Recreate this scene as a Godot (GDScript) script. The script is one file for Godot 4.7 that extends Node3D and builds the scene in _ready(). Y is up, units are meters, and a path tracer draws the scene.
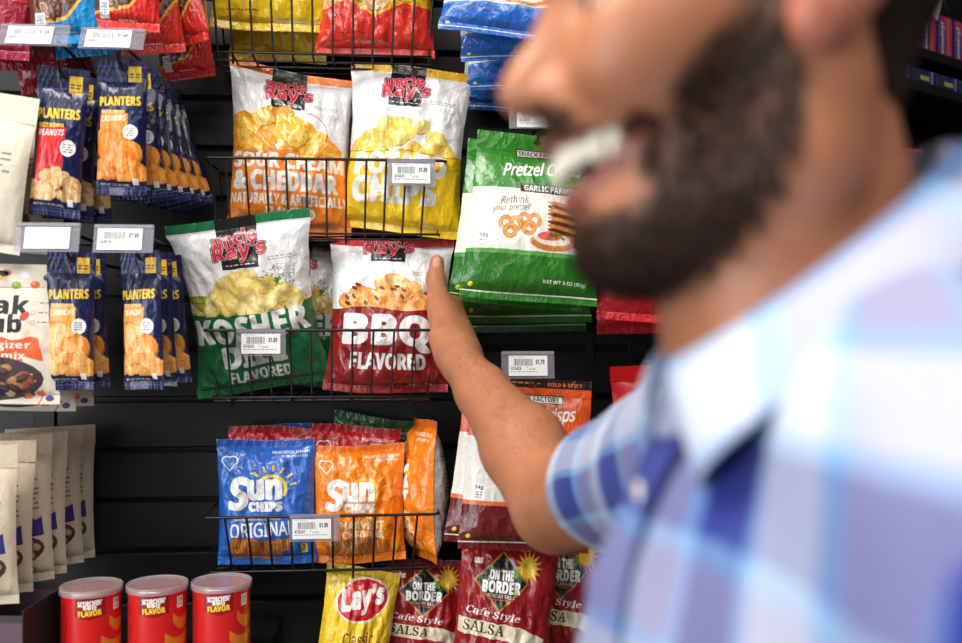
extends Node3D
# A snack aisle: slatwall with wire baskets and peg hooks full of snack bags, and a shopper reaching for one of them.
# World: the slatwall's face is the plane z = 0, x runs along it, y is up, the shop lies on the +z side. Metres.

const WALL_PITCH := 0.0752          # height of one slat
const EYE := Vector3(0.0, 1.5, 1.5)
const EYE_TURN := -5.0              # degrees about y

var M := {}                         # materials by name
var ART := {}                       # printed textures by name
var taken := {}
var fonts := {}
var glyphs := {}


func _ready() -> void:
	# ---------------------------------------------------------------- camera, environment, lights
	var cam := Camera3D.new()
	cam.name = "camera"
	cam.position = EYE
	cam.rotation_degrees = Vector3(0.0, EYE_TURN, 0.0)
	cam.fov = 36.29
	cam.near = 0.02
	cam.far = 30.0
	var lens := CameraAttributesPhysical.new()
	lens.frustum_focal_length = 35.0
	lens.frustum_focus_distance = 1.38
	lens.exposure_aperture = 3.2
	lens.frustum_near = 0.02
	lens.frustum_far = 30.0
	cam.attributes = lens
	add_child(cam)
	cam.current = true
	cam.fov = 36.29

	var env := Environment.new()
	env.background_mode = Environment.BG_COLOR
	env.background_color = Color(0.80, 0.86, 0.92)
	env.tonemap_mode = Environment.TONE_MAPPER_LINEAR
	env.tonemap_exposure = 1.27
	env.sdfgi_enabled = true
	env.ssao_enabled = true
	env.ssil_enabled = true
	var we := WorldEnvironment.new()
	we.name = "environment"
	we.environment = env
	add_child(we)

	make_materials()
	# unseen troffers lighting bags and shopper: place, size along x, size along z, energy
	unseen_ceiling_light(Vector3(-0.75, 2.78, 1.25), 1.2, 0.6, 2.5, "white ceiling light panel out of view above the left end of the snack aisle")
	unseen_ceiling_light(Vector3(0.85, 2.78, 1.55), 1.2, 0.6, 0.35, "white ceiling light panel out of view over the right half of the aisle")
	unseen_ceiling_light(Vector3(-0.20, 2.78, 2.90), 1.2, 0.6, 0.8, "white ceiling light panel out of view near the shop's front wall")
	unseen_shop_window(4.9)

	# ---------------------------------------------------------------- setting, fixtures, goods, shopper
	build_shell()
	make_art()
	build_baskets()
	build_basket_bags()
	build_left_pegs()
	build_right_pegs()
	build_low_shelf()
	build_side_rack()
	build_price_tags()
	build_person()


# ==================================================================== helpers: nodes
func numbered(called: String) -> String:
	var n: int = taken.get(called, 0)
	taken[called] = n + 1
	return called if n == 0 else "%s_%03d" % [called, n]

func thing(called: String, label: String, category: String, at := Vector3.ZERO, turn := Vector3.ZERO, group := "") -> Node3D:
	var o := Node3D.new()
	o.name = numbered(called)
	add_child(o)
	o.position = at
	o.rotation_degrees = turn
	tag(o, label, category, group)
	return o

func tag(o: Node, label: String, category: String, group := "") -> void:
	o.set_meta("label", label)
	o.set_meta("category", category)
	if group != "":
		o.set_meta("group", group)

func part(called: String, mesh: Mesh, mat: Material, parent: Node, at := Vector3.ZERO, turn := Vector3.ZERO) -> MeshInstance3D:
	var o := MeshInstance3D.new()
	o.name = called
	o.mesh = mesh
	if mat:
		o.material_override = mat
	o.cast_shadow = GeometryInstance3D.SHADOW_CASTING_SETTING_ON
	parent.add_child(o, true)
	o.position = at
	o.rotation_degrees = turn
	return o

func struct(called: String, mesh: Mesh, mat: Material, at := Vector3.ZERO, turn := Vector3.ZERO) -> MeshInstance3D:
	var o := part(called, mesh, mat, self, at, turn)
	o.set_meta("kind", "structure")
	return o

func copy(o: Node3D, at: Vector3, turn: Vector3, label := "") -> Node3D:
	var c: Node3D = o.duplicate()
	var plain := String(o.name)
	var cut := plain.rfind("_")
	if cut > 0 and plain.substr(cut + 1).is_valid_int():
		plain = plain.substr(0, cut)
	c.name = numbered(plain)
	add_child(c)
	c.position = at
	c.rotation_degrees = turn
	if label != "":
		c.set_meta("label", label)
	return c


# ==================================================================== helpers: meshes
func smooth_mesh(v: PackedVector3Array, idx: PackedInt32Array, uv := PackedVector2Array(), col := PackedColorArray(), into: ArrayMesh = null) -> ArrayMesh:
	var a := []
	a.resize(Mesh.ARRAY_MAX)
	a[Mesh.ARRAY_VERTEX] = v
	a[Mesh.ARRAY_INDEX] = idx
	var n := PackedVector3Array()
	n.resize(v.size())
	for i in range(0, idx.size(), 3):
		var p := v[idx[i]]
		var c := (v[idx[i + 2]] - p).cross(v[idx[i + 1]] - p)
		n[idx[i]] += c
		n[idx[i + 1]] += c
		n[idx[i + 2]] += c
	for i in n.size():
		n[i] = n[i].normalized() if n[i].length_squared() > 0.0 else Vector3.UP
	a[Mesh.ARRAY_NORMAL] = n
	if uv.size():
		a[Mesh.ARRAY_TEX_UV] = uv
	if col.size():
		a[Mesh.ARRAY_COLOR] = col
	var m := into if into else ArrayMesh.new()
	m.add_surface_from_arrays(Mesh.PRIMITIVE_TRIANGLES, a)
	return m

# polygons (outward side is where the corners run clockwise), flat shaded
func flat_mesh(polys: Array) -> ArrayMesh:
	var v := PackedVector3Array()
	var idx := PackedInt32Array()
	for q in polys:
		var b := v.size()
		for p in q:
			v.append(p)
		for i in range(1, q.size() - 1):
			idx.append_array(PackedInt32Array([b, b + i, b + i + 1]))
	return smooth_mesh(v, idx)

func facing(q: Array, out: Vector3) -> Array:
	var c: Vector3 = (q[2] - q[0]).cross(q[1] - q[0])
	if c.dot(out) < 0.0:
		q.reverse()
	return q

# box with chamfered edges, centred
func block(size: Vector3, bevel := 0.002) -> ArrayMesh:
	var h := size * 0.5
	var b := minf(bevel, minf(h.x, minf(h.y, h.z)) * 0.8)
	var polys := []
	var axes := [Vector3.RIGHT, Vector3.UP, Vector3.BACK]
	var corner := func(s: Vector3, axis: int) -> Vector3:
		var p := Vector3(s.x * (h.x - b), s.y * (h.y - b), s.z * (h.z - b))
		p[axis] = s[axis] * h[axis]
		return p
	for ax in 3:
		var i := (ax + 1) % 3
		var j := (ax + 2) % 3
		for sg in [-1.0, 1.0]:
			var q := []
			for ij in [[-1, -1], [1, -1], [1, 1], [-1, 1]]:
				var s := Vector3.ZERO
				s[ax] = sg; s[i] = ij[0]; s[j] = ij[1]
				q.append(corner.call(s, ax))
			polys.append(facing(q, axes[ax] * sg))
		for si in [-1.0, 1.0]:                                 # the four edges along ax
			for sj in [-1.0, 1.0]:
				var s0 := Vector3.ZERO
				s0[ax] = -1.0; s0[i] = si; s0[j] = sj
				var s1 := s0
				s1[ax] = 1.0
				polys.append(facing([corner.call(s0, i), corner.call(s1, i), corner.call(s1, j), corner.call(s0, j)], axes[i] * si + axes[j] * sj))
	for sx in [-1.0, 1.0]:
		for sy in [-1.0, 1.0]:
			for sz in [-1.0, 1.0]:
				var s := Vector3(sx, sy, sz)
				polys.append(facing([corner.call(s, 0), corner.call(s, 1), corner.call(s, 2)], s))
	return flat_mesh(polys)

func tube(pts: Array, r: float, sides := 6, closed := false) -> ArrayMesh:
	var v := PackedVector3Array()
	var idx := PackedInt32Array()
	var n := pts.size()
	var up := Vector3.ZERO
	for i in n:
		var a: Vector3 = pts[(i - 1 + n) % n] if (closed or i > 0) else pts[i]
		var b: Vector3 = pts[(i + 1) % n] if (closed or i < n - 1) else pts[i]
		var t := (b - a).normalized()
		if up == Vector3.ZERO:
			up = t.cross(Vector3(0.31, 0.87, 0.38)).normalized()
		up = (up - t * up.dot(t)).normalized()
		var side := t.cross(up)
		for k in sides:
			var w := TAU * k / sides
			v.append(pts[i] + (up * cos(w) + side * sin(w)) * r)
	var rings := n if closed else n - 1
	for i in rings:
		for k in sides:
			var a := i * sides + k
			var b := i * sides + (k + 1) % sides
			var c := ((i + 1) % n) * sides + k
			var d := ((i + 1) % n) * sides + (k + 1) % sides
			idx.append_array(PackedInt32Array([a, c, b, b, c, d]))
	if not closed:
		for e in [0, n - 1]:
			var m := v.size()
			v.append(pts[e])
			for k in sides:
				var a: int = e * sides + k
				var b: int = e * sides + (k + 1) % sides
				idx.append_array(PackedInt32Array([m, a, b] if e == 0 else [m, b, a]))
	return smooth_mesh(v, idx)

# profile: Vector2(radius, height) from bottom to top
func lathe(profile: Array, seg := 40, uv_turn := 0.0) -> ArrayMesh:
	var v := PackedVector3Array()
	var uv := PackedVector2Array()
	var idx := PackedInt32Array()
	var lo: float = profile[0].y
	var hi: float = profile[profile.size() - 1].y
	for i in profile.size():
		for k in seg + 1:
			var w := TAU * k / seg + uv_turn
			v.append(Vector3(sin(w) * profile[i].x, profile[i].y, cos(w) * profile[i].x))
			uv.append(Vector2(float(k) / seg, 1.0 - (profile[i].y - lo) / maxf(hi - lo, 1e-5)))
	for i in profile.size() - 1:
		for k in seg:
			var a := i * (seg + 1) + k
			var c := a + seg + 1
			idx.append_array(PackedInt32Array([a, c, a + 1, a + 1, c, c + 1]))
	return smooth_mesh(v, idx, uv)

# a plate in the xy plane, thickness t, with uv from 0 to 1
func card(w: float, h: float, t := 0.0006) -> ArrayMesh:
	var v := PackedVector3Array()
	var uv := PackedVector2Array()
	for z in [t * 0.5, -t * 0.5]:
		for c in [[-0.5, -0.5], [0.5, -0.5], [0.5, 0.5], [-0.5, 0.5]]:
			v.append(Vector3(c[0] * w, c[1] * h, z))
			uv.append(Vector2(c[0] + 0.5, 0.5 - c[1]))
	var idx := PackedInt32Array([0, 2, 1, 0, 3, 2, 4, 5, 6, 4, 6, 7])
	for k in 4:
		var j := (k + 1) % 4
		idx.append_array(PackedInt32Array([k, j, j + 4, k, j + 4, k + 4]))
	var a := []
	a.resize(Mesh.ARRAY_MAX)
	var st := SurfaceTool.new()
	st.begin(Mesh.PRIMITIVE_TRIANGLES)
	st.set_smooth_group(-1)
	for i in idx:
		st.set_uv(uv[i])
		st.set_smooth_group(-1)
		st.add_vertex(v[i])
	st.generate_normals()
	return st.commit()


# ==================================================================== helpers: snack bags
# A pillow bag standing on its bottom seal: origin bottom centre, front towards +z. Returns [body, top seal, bottom seal];
# each mesh has a printed front surface and a plain back surface. uv covers the whole flat front.
func bag_meshes(w: float, h: float, d: float, o := {}) -> Array:
	var seed_: int = o.get("seed", 1)
	var seal: float = o.get("seal", 0.011)
	var top_seal: float = o.get("top_seal", seal)
	var pinch: float = o.get("pinch", 0.07)
	var wr: float = o.get("wrinkle", 0.0055)
	var skew: float = o.get("skew", 0.85)      # < 1: contents settled low
	var wave: float = o.get("wave", 0.004)
	var bend: float = o.get("bend", 0.0)       # top leans forward (+) or back (-)
	var twist: float = o.get("twist", 0.0)
	var taper: float = o.get("taper", 0.0)     # narrower towards the top
	var slope: float = o.get("slope", 0.0)     # the top edge falls towards +x
	var nz := FastNoiseLite.new()
	nz.seed = seed_
	nz.frequency = 1.0
	nz.fractal_octaves = 3
	var ph := float(seed_) * 1.7
	var point := func(s: float, y: float, side: float) -> Vector3:
		var t := clampf((y - seal) / (h - seal - top_seal), 0.0, 1.0)
		var belly := pow(maxf(sin(PI * pow(t, skew)), 0.0), 0.55)
		var hw := w * 0.5 * (1.0 - taper * y / h) * (1.0 - pinch * pow(maxf(sin(PI * t), 0.0), 0.7) + 0.012 * nz.get_noise_2d(y * 26.0, s * 0.4 + 9.0 + seed_))
		var edge := exp(-t / 0.13) + exp(-(1.0 - t) / 0.13)
		var inside := pow(maxf(1.0 - pow(absf(s), 2.4), 0.0), 0.62)
		var th := d * 0.5 * inside * belly
		var crease := sin(s * 13.0 + ph + 2.0 * nz.get_noise_2d(s * 2.0, 3.0)) * 0.55 + sin(s * 23.0 + ph * 2.1) * 0.35
		var rid := 1.0 - absf(nz.get_noise_2d(s * 2.1 + y * 5.0, y * 13.0 + 20.0 * side)) * 3.4
		var rid2 := 1.0 - absf(nz.get_noise_2d(s * 1.6 - y * 9.0 + 40.0, y * 7.0 + 20.0 * side)) * 3.0
		th += wr * (crease * edge * minf(t * 14.0, 1.0) * minf((1.0 - t) * 14.0, 1.0) + (rid * 0.65 + rid2 * 0.55) * minf(belly * 1.3, 1.0)) * inside
		var cz := wave * sin(s * 3.1 + ph) * pow(absf(2.0 * t - 1.0), 3.0) + bend * pow(y / h, 2.0) + twist * s * (y / h - 0.5)
		var tilt := wave * 0.5 * sin(s * 2.2 + ph * 0.7) * pow(absf(2.0 * t - 1.0), 4.0)
		return Vector3(s * hw, y + tilt - slope * s * y / h, cz + side * maxf(th, 0.0004))
	var sheet := func(m: ArrayMesh, y0: float, y1: float, nu: int, nv: int, side: float, rib: float) -> void:
		var v := PackedVector3Array()
		var uv := PackedVector2Array()
		var idx := PackedInt32Array()
		for j in nv + 1:
			var y := lerpf(y0, y1, float(j) / nv)
			for i in nu + 1:
				var s := -1.0 + 2.0 * i / nu
				var p: Vector3 = point.call(s, y, side)
				if rib > 0.0:
					p.z += rib * (1.0 if j % 2 else -1.0)
				v.append(p)
				uv.append(Vector2((s + 1.0) * 0.5, 1.0 - y / h))
		for j in nv:
			for i in nu:
				var a := j * (nu + 1) + i
				var c := a + nu + 1
				idx.append_array(PackedInt32Array([a, c, a + 1, a + 1, c, c + 1] if side > 0.0 else [a, a + 1, c, a + 1, c + 1, c]))
		smooth_mesh(v, idx, uv, PackedColorArray(), m)
	var fine: int = o.get("fine", 40)
	var body := ArrayMesh.new()
	sheet.call(body, seal, h - top_seal, fine, int(fine * 1.2), 1.0, 0.0)
	sheet.call(body, seal, h - top_seal, 20, 22, -1.0, 0.0)
	var top := ArrayMesh.new()
	sheet.call(top, h - top_seal, h, 24, 8, 1.0, 0.00025)
	sheet.call(top, h - top_seal, h, 24, 8, -1.0, 0.00025)
	var bot := ArrayMesh.new()
	sheet.call(bot, 0.0, seal, 24, 8, 1.0, 0.00025)
	sheet.call(bot, 0.0, seal, 24, 8, -1.0, 0.00025)
	return [body, top, bot]

func bag(called: String, label: String, category: String, group: String, front: Material, back: Material, w: float, h: float, d: float, at: Vector3, turn: Vector3, o := {}) -> Node3D:
	var t := thing(called, label, category, at, turn, group)
	var ms := bag_meshes(w, h, d, o)
	var names := ["bag_body", "top_seal", "bottom_seal"]
	for k in 3:
		var p := part(names[k], ms[k], null, t)
		p.set_surface_override_material(0, front)
		p.set_surface_override_material(1, back)
	return t

# a peg pouch: bag below, flat header with a punched hole above; origin at the hole, so that it hangs from its peg
func pouch(called: String, label: String, category: String, group: String, front: Material, back: Material, w: float, h: float, d: float, head: float, at: Vector3, turn: Vector3, o := {}) -> Node3D:
	var t := thing(called, label, category, at, turn, group)
	var hole_y := h - head * 0.45
	var opt := {"top_seal": 0.002, "pinch": 0.05, "wave": 0.0015, "wrinkle": 0.0018, "skew": 0.8, "fine": 24}
	opt.merge(o, true)
	var bh := h - head
	var ms := bag_meshes(w, bh, d, opt)
	for k in 3:                                   # the print covers bag and header: squeeze the bag's uv to its share
		var m: ArrayMesh = ms[k]
		var n := ArrayMesh.new()
		for s in 2:
			var a := m.surface_get_arrays(s)
			var uv: PackedVector2Array = a[Mesh.ARRAY_TEX_UV]
			for i in uv.size():
				uv[i].y = head / h + uv[i].y * bh / h
			a[Mesh.ARRAY_TEX_UV] = uv
			n.add_surface_from_arrays(Mesh.PRIMITIVE_TRIANGLES, a)
		if k == 1:
			continue
		var p := part(["bag_body", "", "bottom_seal"][k], n, null, t, Vector3(0, -hole_y, 0))
		p.set_surface_override_material(0, front)
		p.set_surface_override_material(1, back)
	var hd := part("header", holed_header(w * (1.0 - float(opt.get("taper", 0.0))), h, head, 0.0035), front, t, Vector3(0, -hole_y, 0))
	hd.material_override = front
	return t

func holed_header(w: float, h: float, head: float, r: float) -> ArrayMesh:
	var v := PackedVector3Array()
	var uv := PackedVector2Array()
	var idx := PackedInt32Array()
	var c := Vector2(0.0, h - head * 0.45)
	var turns := []
	for k in 20:
		turns.append(TAU * k / 20.0)
	for q in [Vector2(w * 0.5, h), Vector2(-w * 0.5, h), Vector2(w * 0.5, h - head - 0.002), Vector2(-w * 0.5, h - head - 0.002)]:
		turns.append(fposmod((q - c).angle(), TAU))
	turns.sort()
	var n := turns.size()
	for z in [0.0005, -0.0005]:
		for k in n:
			var w_: float = turns[k]
			var dir := Vector2(cos(w_), sin(w_))
			var reach := 1e9
			if absf(dir.x) > 1e-4:
				reach = minf(reach, w * 0.5 / absf(dir.x))
			if dir.y > 1e-4:
				reach = minf(reach, (h - c.y) / dir.y)
			elif dir.y < -1e-4:
				reach = minf(reach, (c.y - (h - head - 0.002)) / -dir.y)
			for p in [c + dir * Vector2(r * 1.7, r), c + dir * reach]:
				v.append(Vector3(p.x, p.y, z))
				uv.append(Vector2(p.x / w + 0.5, 1.0 - p.y / h))
	for k in n:
		var a := k * 2
		var b := ((k + 1) % n) * 2
		idx.append_array(PackedInt32Array([a, b, a + 1, b, b + 1, a + 1]))
		var e := n * 2
		idx.append_array(PackedInt32Array([a + e, a + 1 + e, b + e, b + e, a + 1 + e, b + 1 + e]))
	return smooth_mesh(v, idx, uv)


# ==================================================================== helpers: print
# A canvas on which flat print is drawn: filled shapes and lettering.
class Canvas extends RefCounted:
	var im: Image
	var host
	var W: int
	var H: int
	var lift := 0.0                 # moves what is drawn next up the sheet
	func _init(host_, w: int, h: int, c: Color) -> void:
		host = host_
		W = w
		H = h
		im = Image.create(w, h, false, Image.FORMAT_RGB8)
		im.fill(c)
	func rect(x: float, y: float, w: float, h: float, c: Color) -> void:
		im.fill_rect(Rect2i(int(x), int(y - lift), maxi(int(w), 1), maxi(int(h), 1)), c)
	func poly(p: PackedVector2Array, c: Color) -> void:
		if lift != 0.0:
			p = Transform2D(0.0, Vector2(0, -lift)) * p
		var lo := 1e9
		var hi := -1e9
		for q in p:
			lo = minf(lo, q.y)
			hi = maxf(hi, q.y)
		var n := p.size()
		for y in range(maxi(int(ceil(lo - 0.5)), 0), mini(int(floor(hi - 0.5)), H - 1) + 1):
			var yy := y + 0.5
			var xs: Array[float] = []
			for i in n:
				var a := p[i]
				var b := p[(i + 1) % n]
				if (a.y <= yy) != (b.y <= yy):
					xs.append(a.x + (yy - a.y) / (b.y - a.y) * (b.x - a.x))
			xs.sort()
			for k in range(0, xs.size() - 1, 2):
				var x0 := int(round(xs[k]))
				var x1 := int(round(xs[k + 1]))
				if x1 > x0:
					im.fill_rect(Rect2i(x0, y, x1 - x0, 1), c)
	func ell(cx: float, cy: float, rx: float, ry: float, c: Color, turn := 0.0, rough := 0.0, rng: RandomNumberGenerator = null) -> void:
		var p := PackedVector2Array()
		var n := 22
		for k in n:
			var a := TAU * k / n
			var f := 1.0 + (rng.randf_range(-rough, rough) if rng else 0.0)
			p.append(Vector2(cx, cy) + Vector2(cos(a) * rx * f, sin(a) * ry * f).rotated(turn))
		poly(p, c)
	func ring(cx: float, cy: float, r: float, t: float, c: Color, a0 := 0.0, a1 := TAU) -> void:
		var p := PackedVector2Array()
		for k in 33:
			p.append(Vector2(cx, cy) + Vector2.from_angle(lerpf(a0, a1, k / 32.0)) * r)
		for k in 33:
			p.append(Vector2(cx, cy) + Vector2.from_angle(lerpf(a1, a0, k / 32.0)) * (r - t))
		poly(p, c)
	func line(x0: float, y0: float, x1: float, y1: float, t: float, c: Color) -> void:
		var d := (Vector2(x1, y1) - Vector2(x0, y0)).normalized().orthogonal() * t * 0.5
		poly(PackedVector2Array([Vector2(x0, y0) + d, Vector2(x1, y1) + d, Vector2(x1, y1) - d, Vector2(x0, y0) - d]), c)
	# lettering stretched to the rectangle; slant shears it, turn rotates it about the middle, arc bows it
	func fit(s: String, x: float, y: float, w: float, h: float, c: Color, o := {}) -> void:
		var t: PackedVector2Array = host.letter_shapes(s, o.get("face", "bold"))
		var slant: float = o.get("slant", 0.0)
		var turn: float = deg_to_rad(o.get("turn", 0.0))
		var arc: float = o.get("arc", 0.0)
		var grow: float = o.get("grow", 0.0)
		var mid := Vector2(x + w * 0.5, y + h * 0.5)
		var q := PackedVector2Array()
		q.resize(t.size())
		for i in t.size():
			var p := Vector2((t[i].x - 0.5) * w, (t[i].y - 0.5) * h)
			p.x -= p.y * slant
			p.y -= arc * (1.0 - pow(2.0 * (t[i].x - 0.5), 2.0))
			q[i] = mid + p.rotated(turn)
		var offs := [Vector2.ZERO]
		if grow > 0.0:
			for k in 10:
				offs.append(Vector2.from_angle(TAU * k / 10.0) * grow)
		for off in offs:
			for i in range(0, q.size() - 2, 3):
				tri(q[i] + off, q[i + 1] + off, q[i + 2] + off, c)
	func tri(a: Vector2, b: Vector2, d: Vector2, c: Color) -> void:
		a.y -= lift
		b.y -= lift
		d.y -= lift
		var lo := minf(a.y, minf(b.y, d.y))
		var hi := maxf(a.y, maxf(b.y, d.y))
		for y in range(maxi(int(ceil(lo - 0.5)), 0), mini(int(floor(hi - 0.5)), H - 1) + 1):
			var yy := y + 0.5
			var x0 := 1e9
			var x1 := -1e9
			for e in [[a, b], [b, d], [d, a]]:
				var p: Vector2 = e[0]
				var q: Vector2 = e[1]
				if (p.y <= yy) != (q.y <= yy):
					var xx := p.x + (yy - p.y) / (q.y - p.y) * (q.x - p.x)
					x0 = minf(x0, xx)
					x1 = maxf(x1, xx)
			var i0 := int(round(x0))
			var i1 := int(round(x1))
			if i1 > i0 and x1 > -1e8:
				im.fill_rect(Rect2i(i0, y, i1 - i0, 1), c)
	# rows of tiny print
	func small_print(x: float, y: float, w: float, rows: int, step: float, c: Color, rng: RandomNumberGenerator) -> void:
		for r in rows:
			var at := x
			while at < x + w * rng.randf_range(0.8, 1.0):
				var l := rng.randf_range(step * 0.5, step * 2.0)
				rect(at, y + r * step, minf(l, x + w - at), step * 0.45, c)
				at += l + step * 0.5
	func bars(x: float, y: float, w: float, h: float, c: Color, rng: RandomNumberGenerator) -> void:
		var at := x
		while at < x + w:
			var l := rng.randf_range(w * 0.012, w * 0.035)
			rect(at, y, l, h, c)
			at += l + rng.randf_range(w * 0.012, w * 0.03)
	# printed crisps, nuts and the like: a heap of rounded pieces, each with its rim and its speckles
	func heap(x: float, y: float, w: float, h: float, n: int, r: float, tones: Array, rng: RandomNumberGenerator, flat := 0.75, peak := 0.4) -> void:
		for k in n:
			var f := float(k) / n
			var px := x + w * rng.randf()
			var edge := absf((px - x) / w * 2.0 - 1.0)
			var py := y + h * lerpf(lerpf(peak * edge * edge, 0.0, 0.0), 1.0, clampf(f + rng.randf_range(-0.12, 0.12), peak * edge * edge, 1.0))
			var rr := r * rng.randf_range(0.8, 1.2)
			var base: Color = tones[rng.randi() % tones.size()]
			var turn := rng.randf_range(-0.7, 0.7)
			ell(px, py + rr * 0.06, rr * 1.04, rr * flat * 1.06, base.darkened(0.30), turn, 0.05, rng)
			ell(px, py, rr, rr * flat, base, turn, 0.05, rng)
			ell(px - rr * 0.12, py - rr * 0.14, rr * 0.66, rr * flat * 0.6, base.lightened(0.16), turn, 0.1, rng)
			for j in 5:
				ell(px + rng.randf_range(-0.6, 0.6) * rr, py + rng.randf_range(-0.45, 0.45) * rr, rr * 0.05, rr * 0.04, base.darkened(0.28), 0.0)
	func done() -> ImageTexture:
		return ImageTexture.create_from_image(im)

# triangles of a line of lettering in its own unit square, y down
func letter_shapes(s: String, face: String) -> PackedVector2Array:
	var key := face + "|" + s
	if glyphs.has(key):
		return glyphs[key]
	if not fonts.has(face):
		var f := SystemFont.new()
		f.font_names = [{"serif": "Droid Serif", "mono": "Droid Sans Mono"}.get(face, "Droid Sans")]
		f.font_weight = 400 if face in ["thin", "mono"] else 700
		fonts[face] = f
	var t := TextMesh.new()
	t.font = fonts[face]
	t.text = s
	t.font_size = 48
	t.depth = 0.0
	t.pixel_size = 1.0
	t.curve_step = 1.5
	var a := t.get_mesh_arrays()
	var v: PackedVector3Array = a[Mesh.ARRAY_VERTEX]
	var idx: PackedInt32Array = a[Mesh.ARRAY_INDEX]
	var lo := Vector2(1e9, 1e9)
	var hi := -lo
	for p in v:
		lo = lo.min(Vector2(p.x, p.y))
		hi = hi.max(Vector2(p.x, p.y))
	var out := PackedVector2Array()
	for i in idx:
		out.append(Vector2((v[i].x - lo.x) / maxf(hi.x - lo.x, 1e-4), 1.0 - (v[i].y - lo.y) / maxf(hi.y - lo.y, 1e-4)))
	glyphs[key] = out
	return out


# ==================================================================== materials
func mat(called: String, c: Color, rough := 0.6, metal := 0.0, spec := 0.5) -> StandardMaterial3D:
	var m := StandardMaterial3D.new()
	m.resource_name = called
	m.albedo_color = c
	m.roughness = rough
	m.metallic = metal
	m.metallic_specular = spec
	M[called] = m
	return m

func noise_tex(freq: float, seed_: int, c0: Color, c1: Color, octaves := 4, size := 256, ridged := false) -> NoiseTexture2D:
	var n := FastNoiseLite.new()
	n.seed = seed_
	n.frequency = freq
	n.fractal_octaves = octaves
	if ridged:
		n.fractal_type = FastNoiseLite.FRACTAL_RIDGED
	var t := NoiseTexture2D.new()
	t.width = size
	t.height = size
	t.seamless = true
	t.noise = n
	var g := Gradient.new()
	g.set_color(0, c0)
	g.set_color(1, c1)
	t.color_ramp = g
	return t

func film(called: String, tex: Texture2D, rough := 0.3) -> StandardMaterial3D:
	var m := mat(called, Color.WHITE, rough)
	if rough < 0.35:
		m.clearcoat_enabled = true
		m.clearcoat = 0.5
		m.clearcoat_roughness = 0.09
	m.albedo_texture = tex
	m.texture_repeat = false
	return m

func make_materials() -> void:
	var s := mat("slat_laminate", Color(0.108, 0.108, 0.118), 0.42)
	s.albedo_texture = noise_tex(0.02, 3, Color(0.82, 0.82, 0.84), Color(1, 1, 1), 5)
	s.uv1_triplanar = true
	s.uv1_world_triplanar = true
	s.uv1_scale = Vector3(1.2, 6.0, 1.2)
	mat("black_wire", Color(0.045, 0.045, 0.048), 0.38, 0.0, 0.5)
	mat("black_plastic", Color(0.05, 0.05, 0.055), 0.45)
	var h := mat("clear_plastic", Color(0.62, 0.61, 0.66, 0.36), 0.3)
	h.transparency = BaseMaterial3D.TRANSPARENCY_ALPHA
	var hb := mat("clear_rib", Color(0.66, 0.65, 0.71, 0.45), 0.3)
	hb.transparency = BaseMaterial3D.TRANSPARENCY_ALPHA
	mat("silver_film", Color(0.72, 0.72, 0.73), 0.28, 0.75)
	mat("white_paper", Color(0.93, 0.93, 0.93), 0.7)
	mat("blue_film", Color(0.10, 0.12, 0.36), 0.3)
	mat("red_film", Color(0.70, 0.06, 0.07), 0.28)
	mat("dark_red_film", Color(0.50, 0.03, 0.10), 0.26)
	mat("green_film", Color(0.05, 0.36, 0.14), 0.28)
	mat("bright_green_film", Color(0.18, 0.50, 0.12), 0.3)
	mat("orange_film", Color(0.90, 0.45, 0.12), 0.28)
	mat("yellow_film", Color(0.93, 0.76, 0.12), 0.28)
	mat("sky_film", Color(0.10, 0.45, 0.78), 0.28)
	mat("beige_paper", Color(0.82, 0.75, 0.65), 0.65)
	mat("floor_tile", Color(0.44, 0.43, 0.41), 0.4)
	mat("ceiling_white", Color(0.86, 0.86, 0.85), 0.9)
	mat("shop_wall", Color(0.42, 0.41, 0.40), 0.85)
	mat("dark_carton", Color(0.16, 0.13, 0.14), 0.6)
	mat("shelf_metal", Color(0.06, 0.06, 0.065), 0.5)
	mat("window_frame", Color(0.20, 0.20, 0.21), 0.5)
	var gl := mat("window_glass", Color(0.92, 0.96, 0.96, 0.10), 0.02)
	gl.transparency = BaseMaterial3D.TRANSPARENCY_ALPHA
	mat("light_frame", Color(0.9, 0.9, 0.9), 0.5)
	var g := mat("light_diffuser", Color(0.95, 0.95, 0.95), 0.6)
	g.emission_enabled = true
	g.emission = Color(1.0, 0.98, 0.95)
	g.emission_energy_multiplier = 3.0


# ==================================================================== the shell
func unseen_ceiling_light(at: Vector3, w: float, d: float, energy: float, label: String) -> void:
	var t := thing("unseen_ceiling_light", label, "ceiling light", at, Vector3.ZERO)
	part("frame", block(Vector3(w + 0.06, 0.04, d + 0.06), 0.004), M.light_frame, t)
	part("diffuser", block(Vector3(w, 0.006, d), 0.001), M.light_diffuser, t, Vector3(0, -0.0225, 0))
	var l := AreaLight3D.new()
	l.name = "lamp"
	l.area_size = Vector2(w, d)
	l.light_energy = energy
	l.light_color = Color(1.0, 0.975, 0.94)
	l.area_range = 12.0
	l.area_attenuation = 2.0
	l.shadow_enabled = true
	t.add_child(l)
	l.position = Vector3(0, -0.035, 0)
	l.rotation_degrees = Vector3(-90, 0, 0)

func blocks(list: Array) -> ArrayMesh:
	var st := SurfaceTool.new()
	st.begin(Mesh.PRIMITIVE_TRIANGLES)
	for b in list:
		st.append_from(block(b[0], 0.002), 0, Transform3D(Basis(), b[1]))
	return st.commit()

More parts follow.
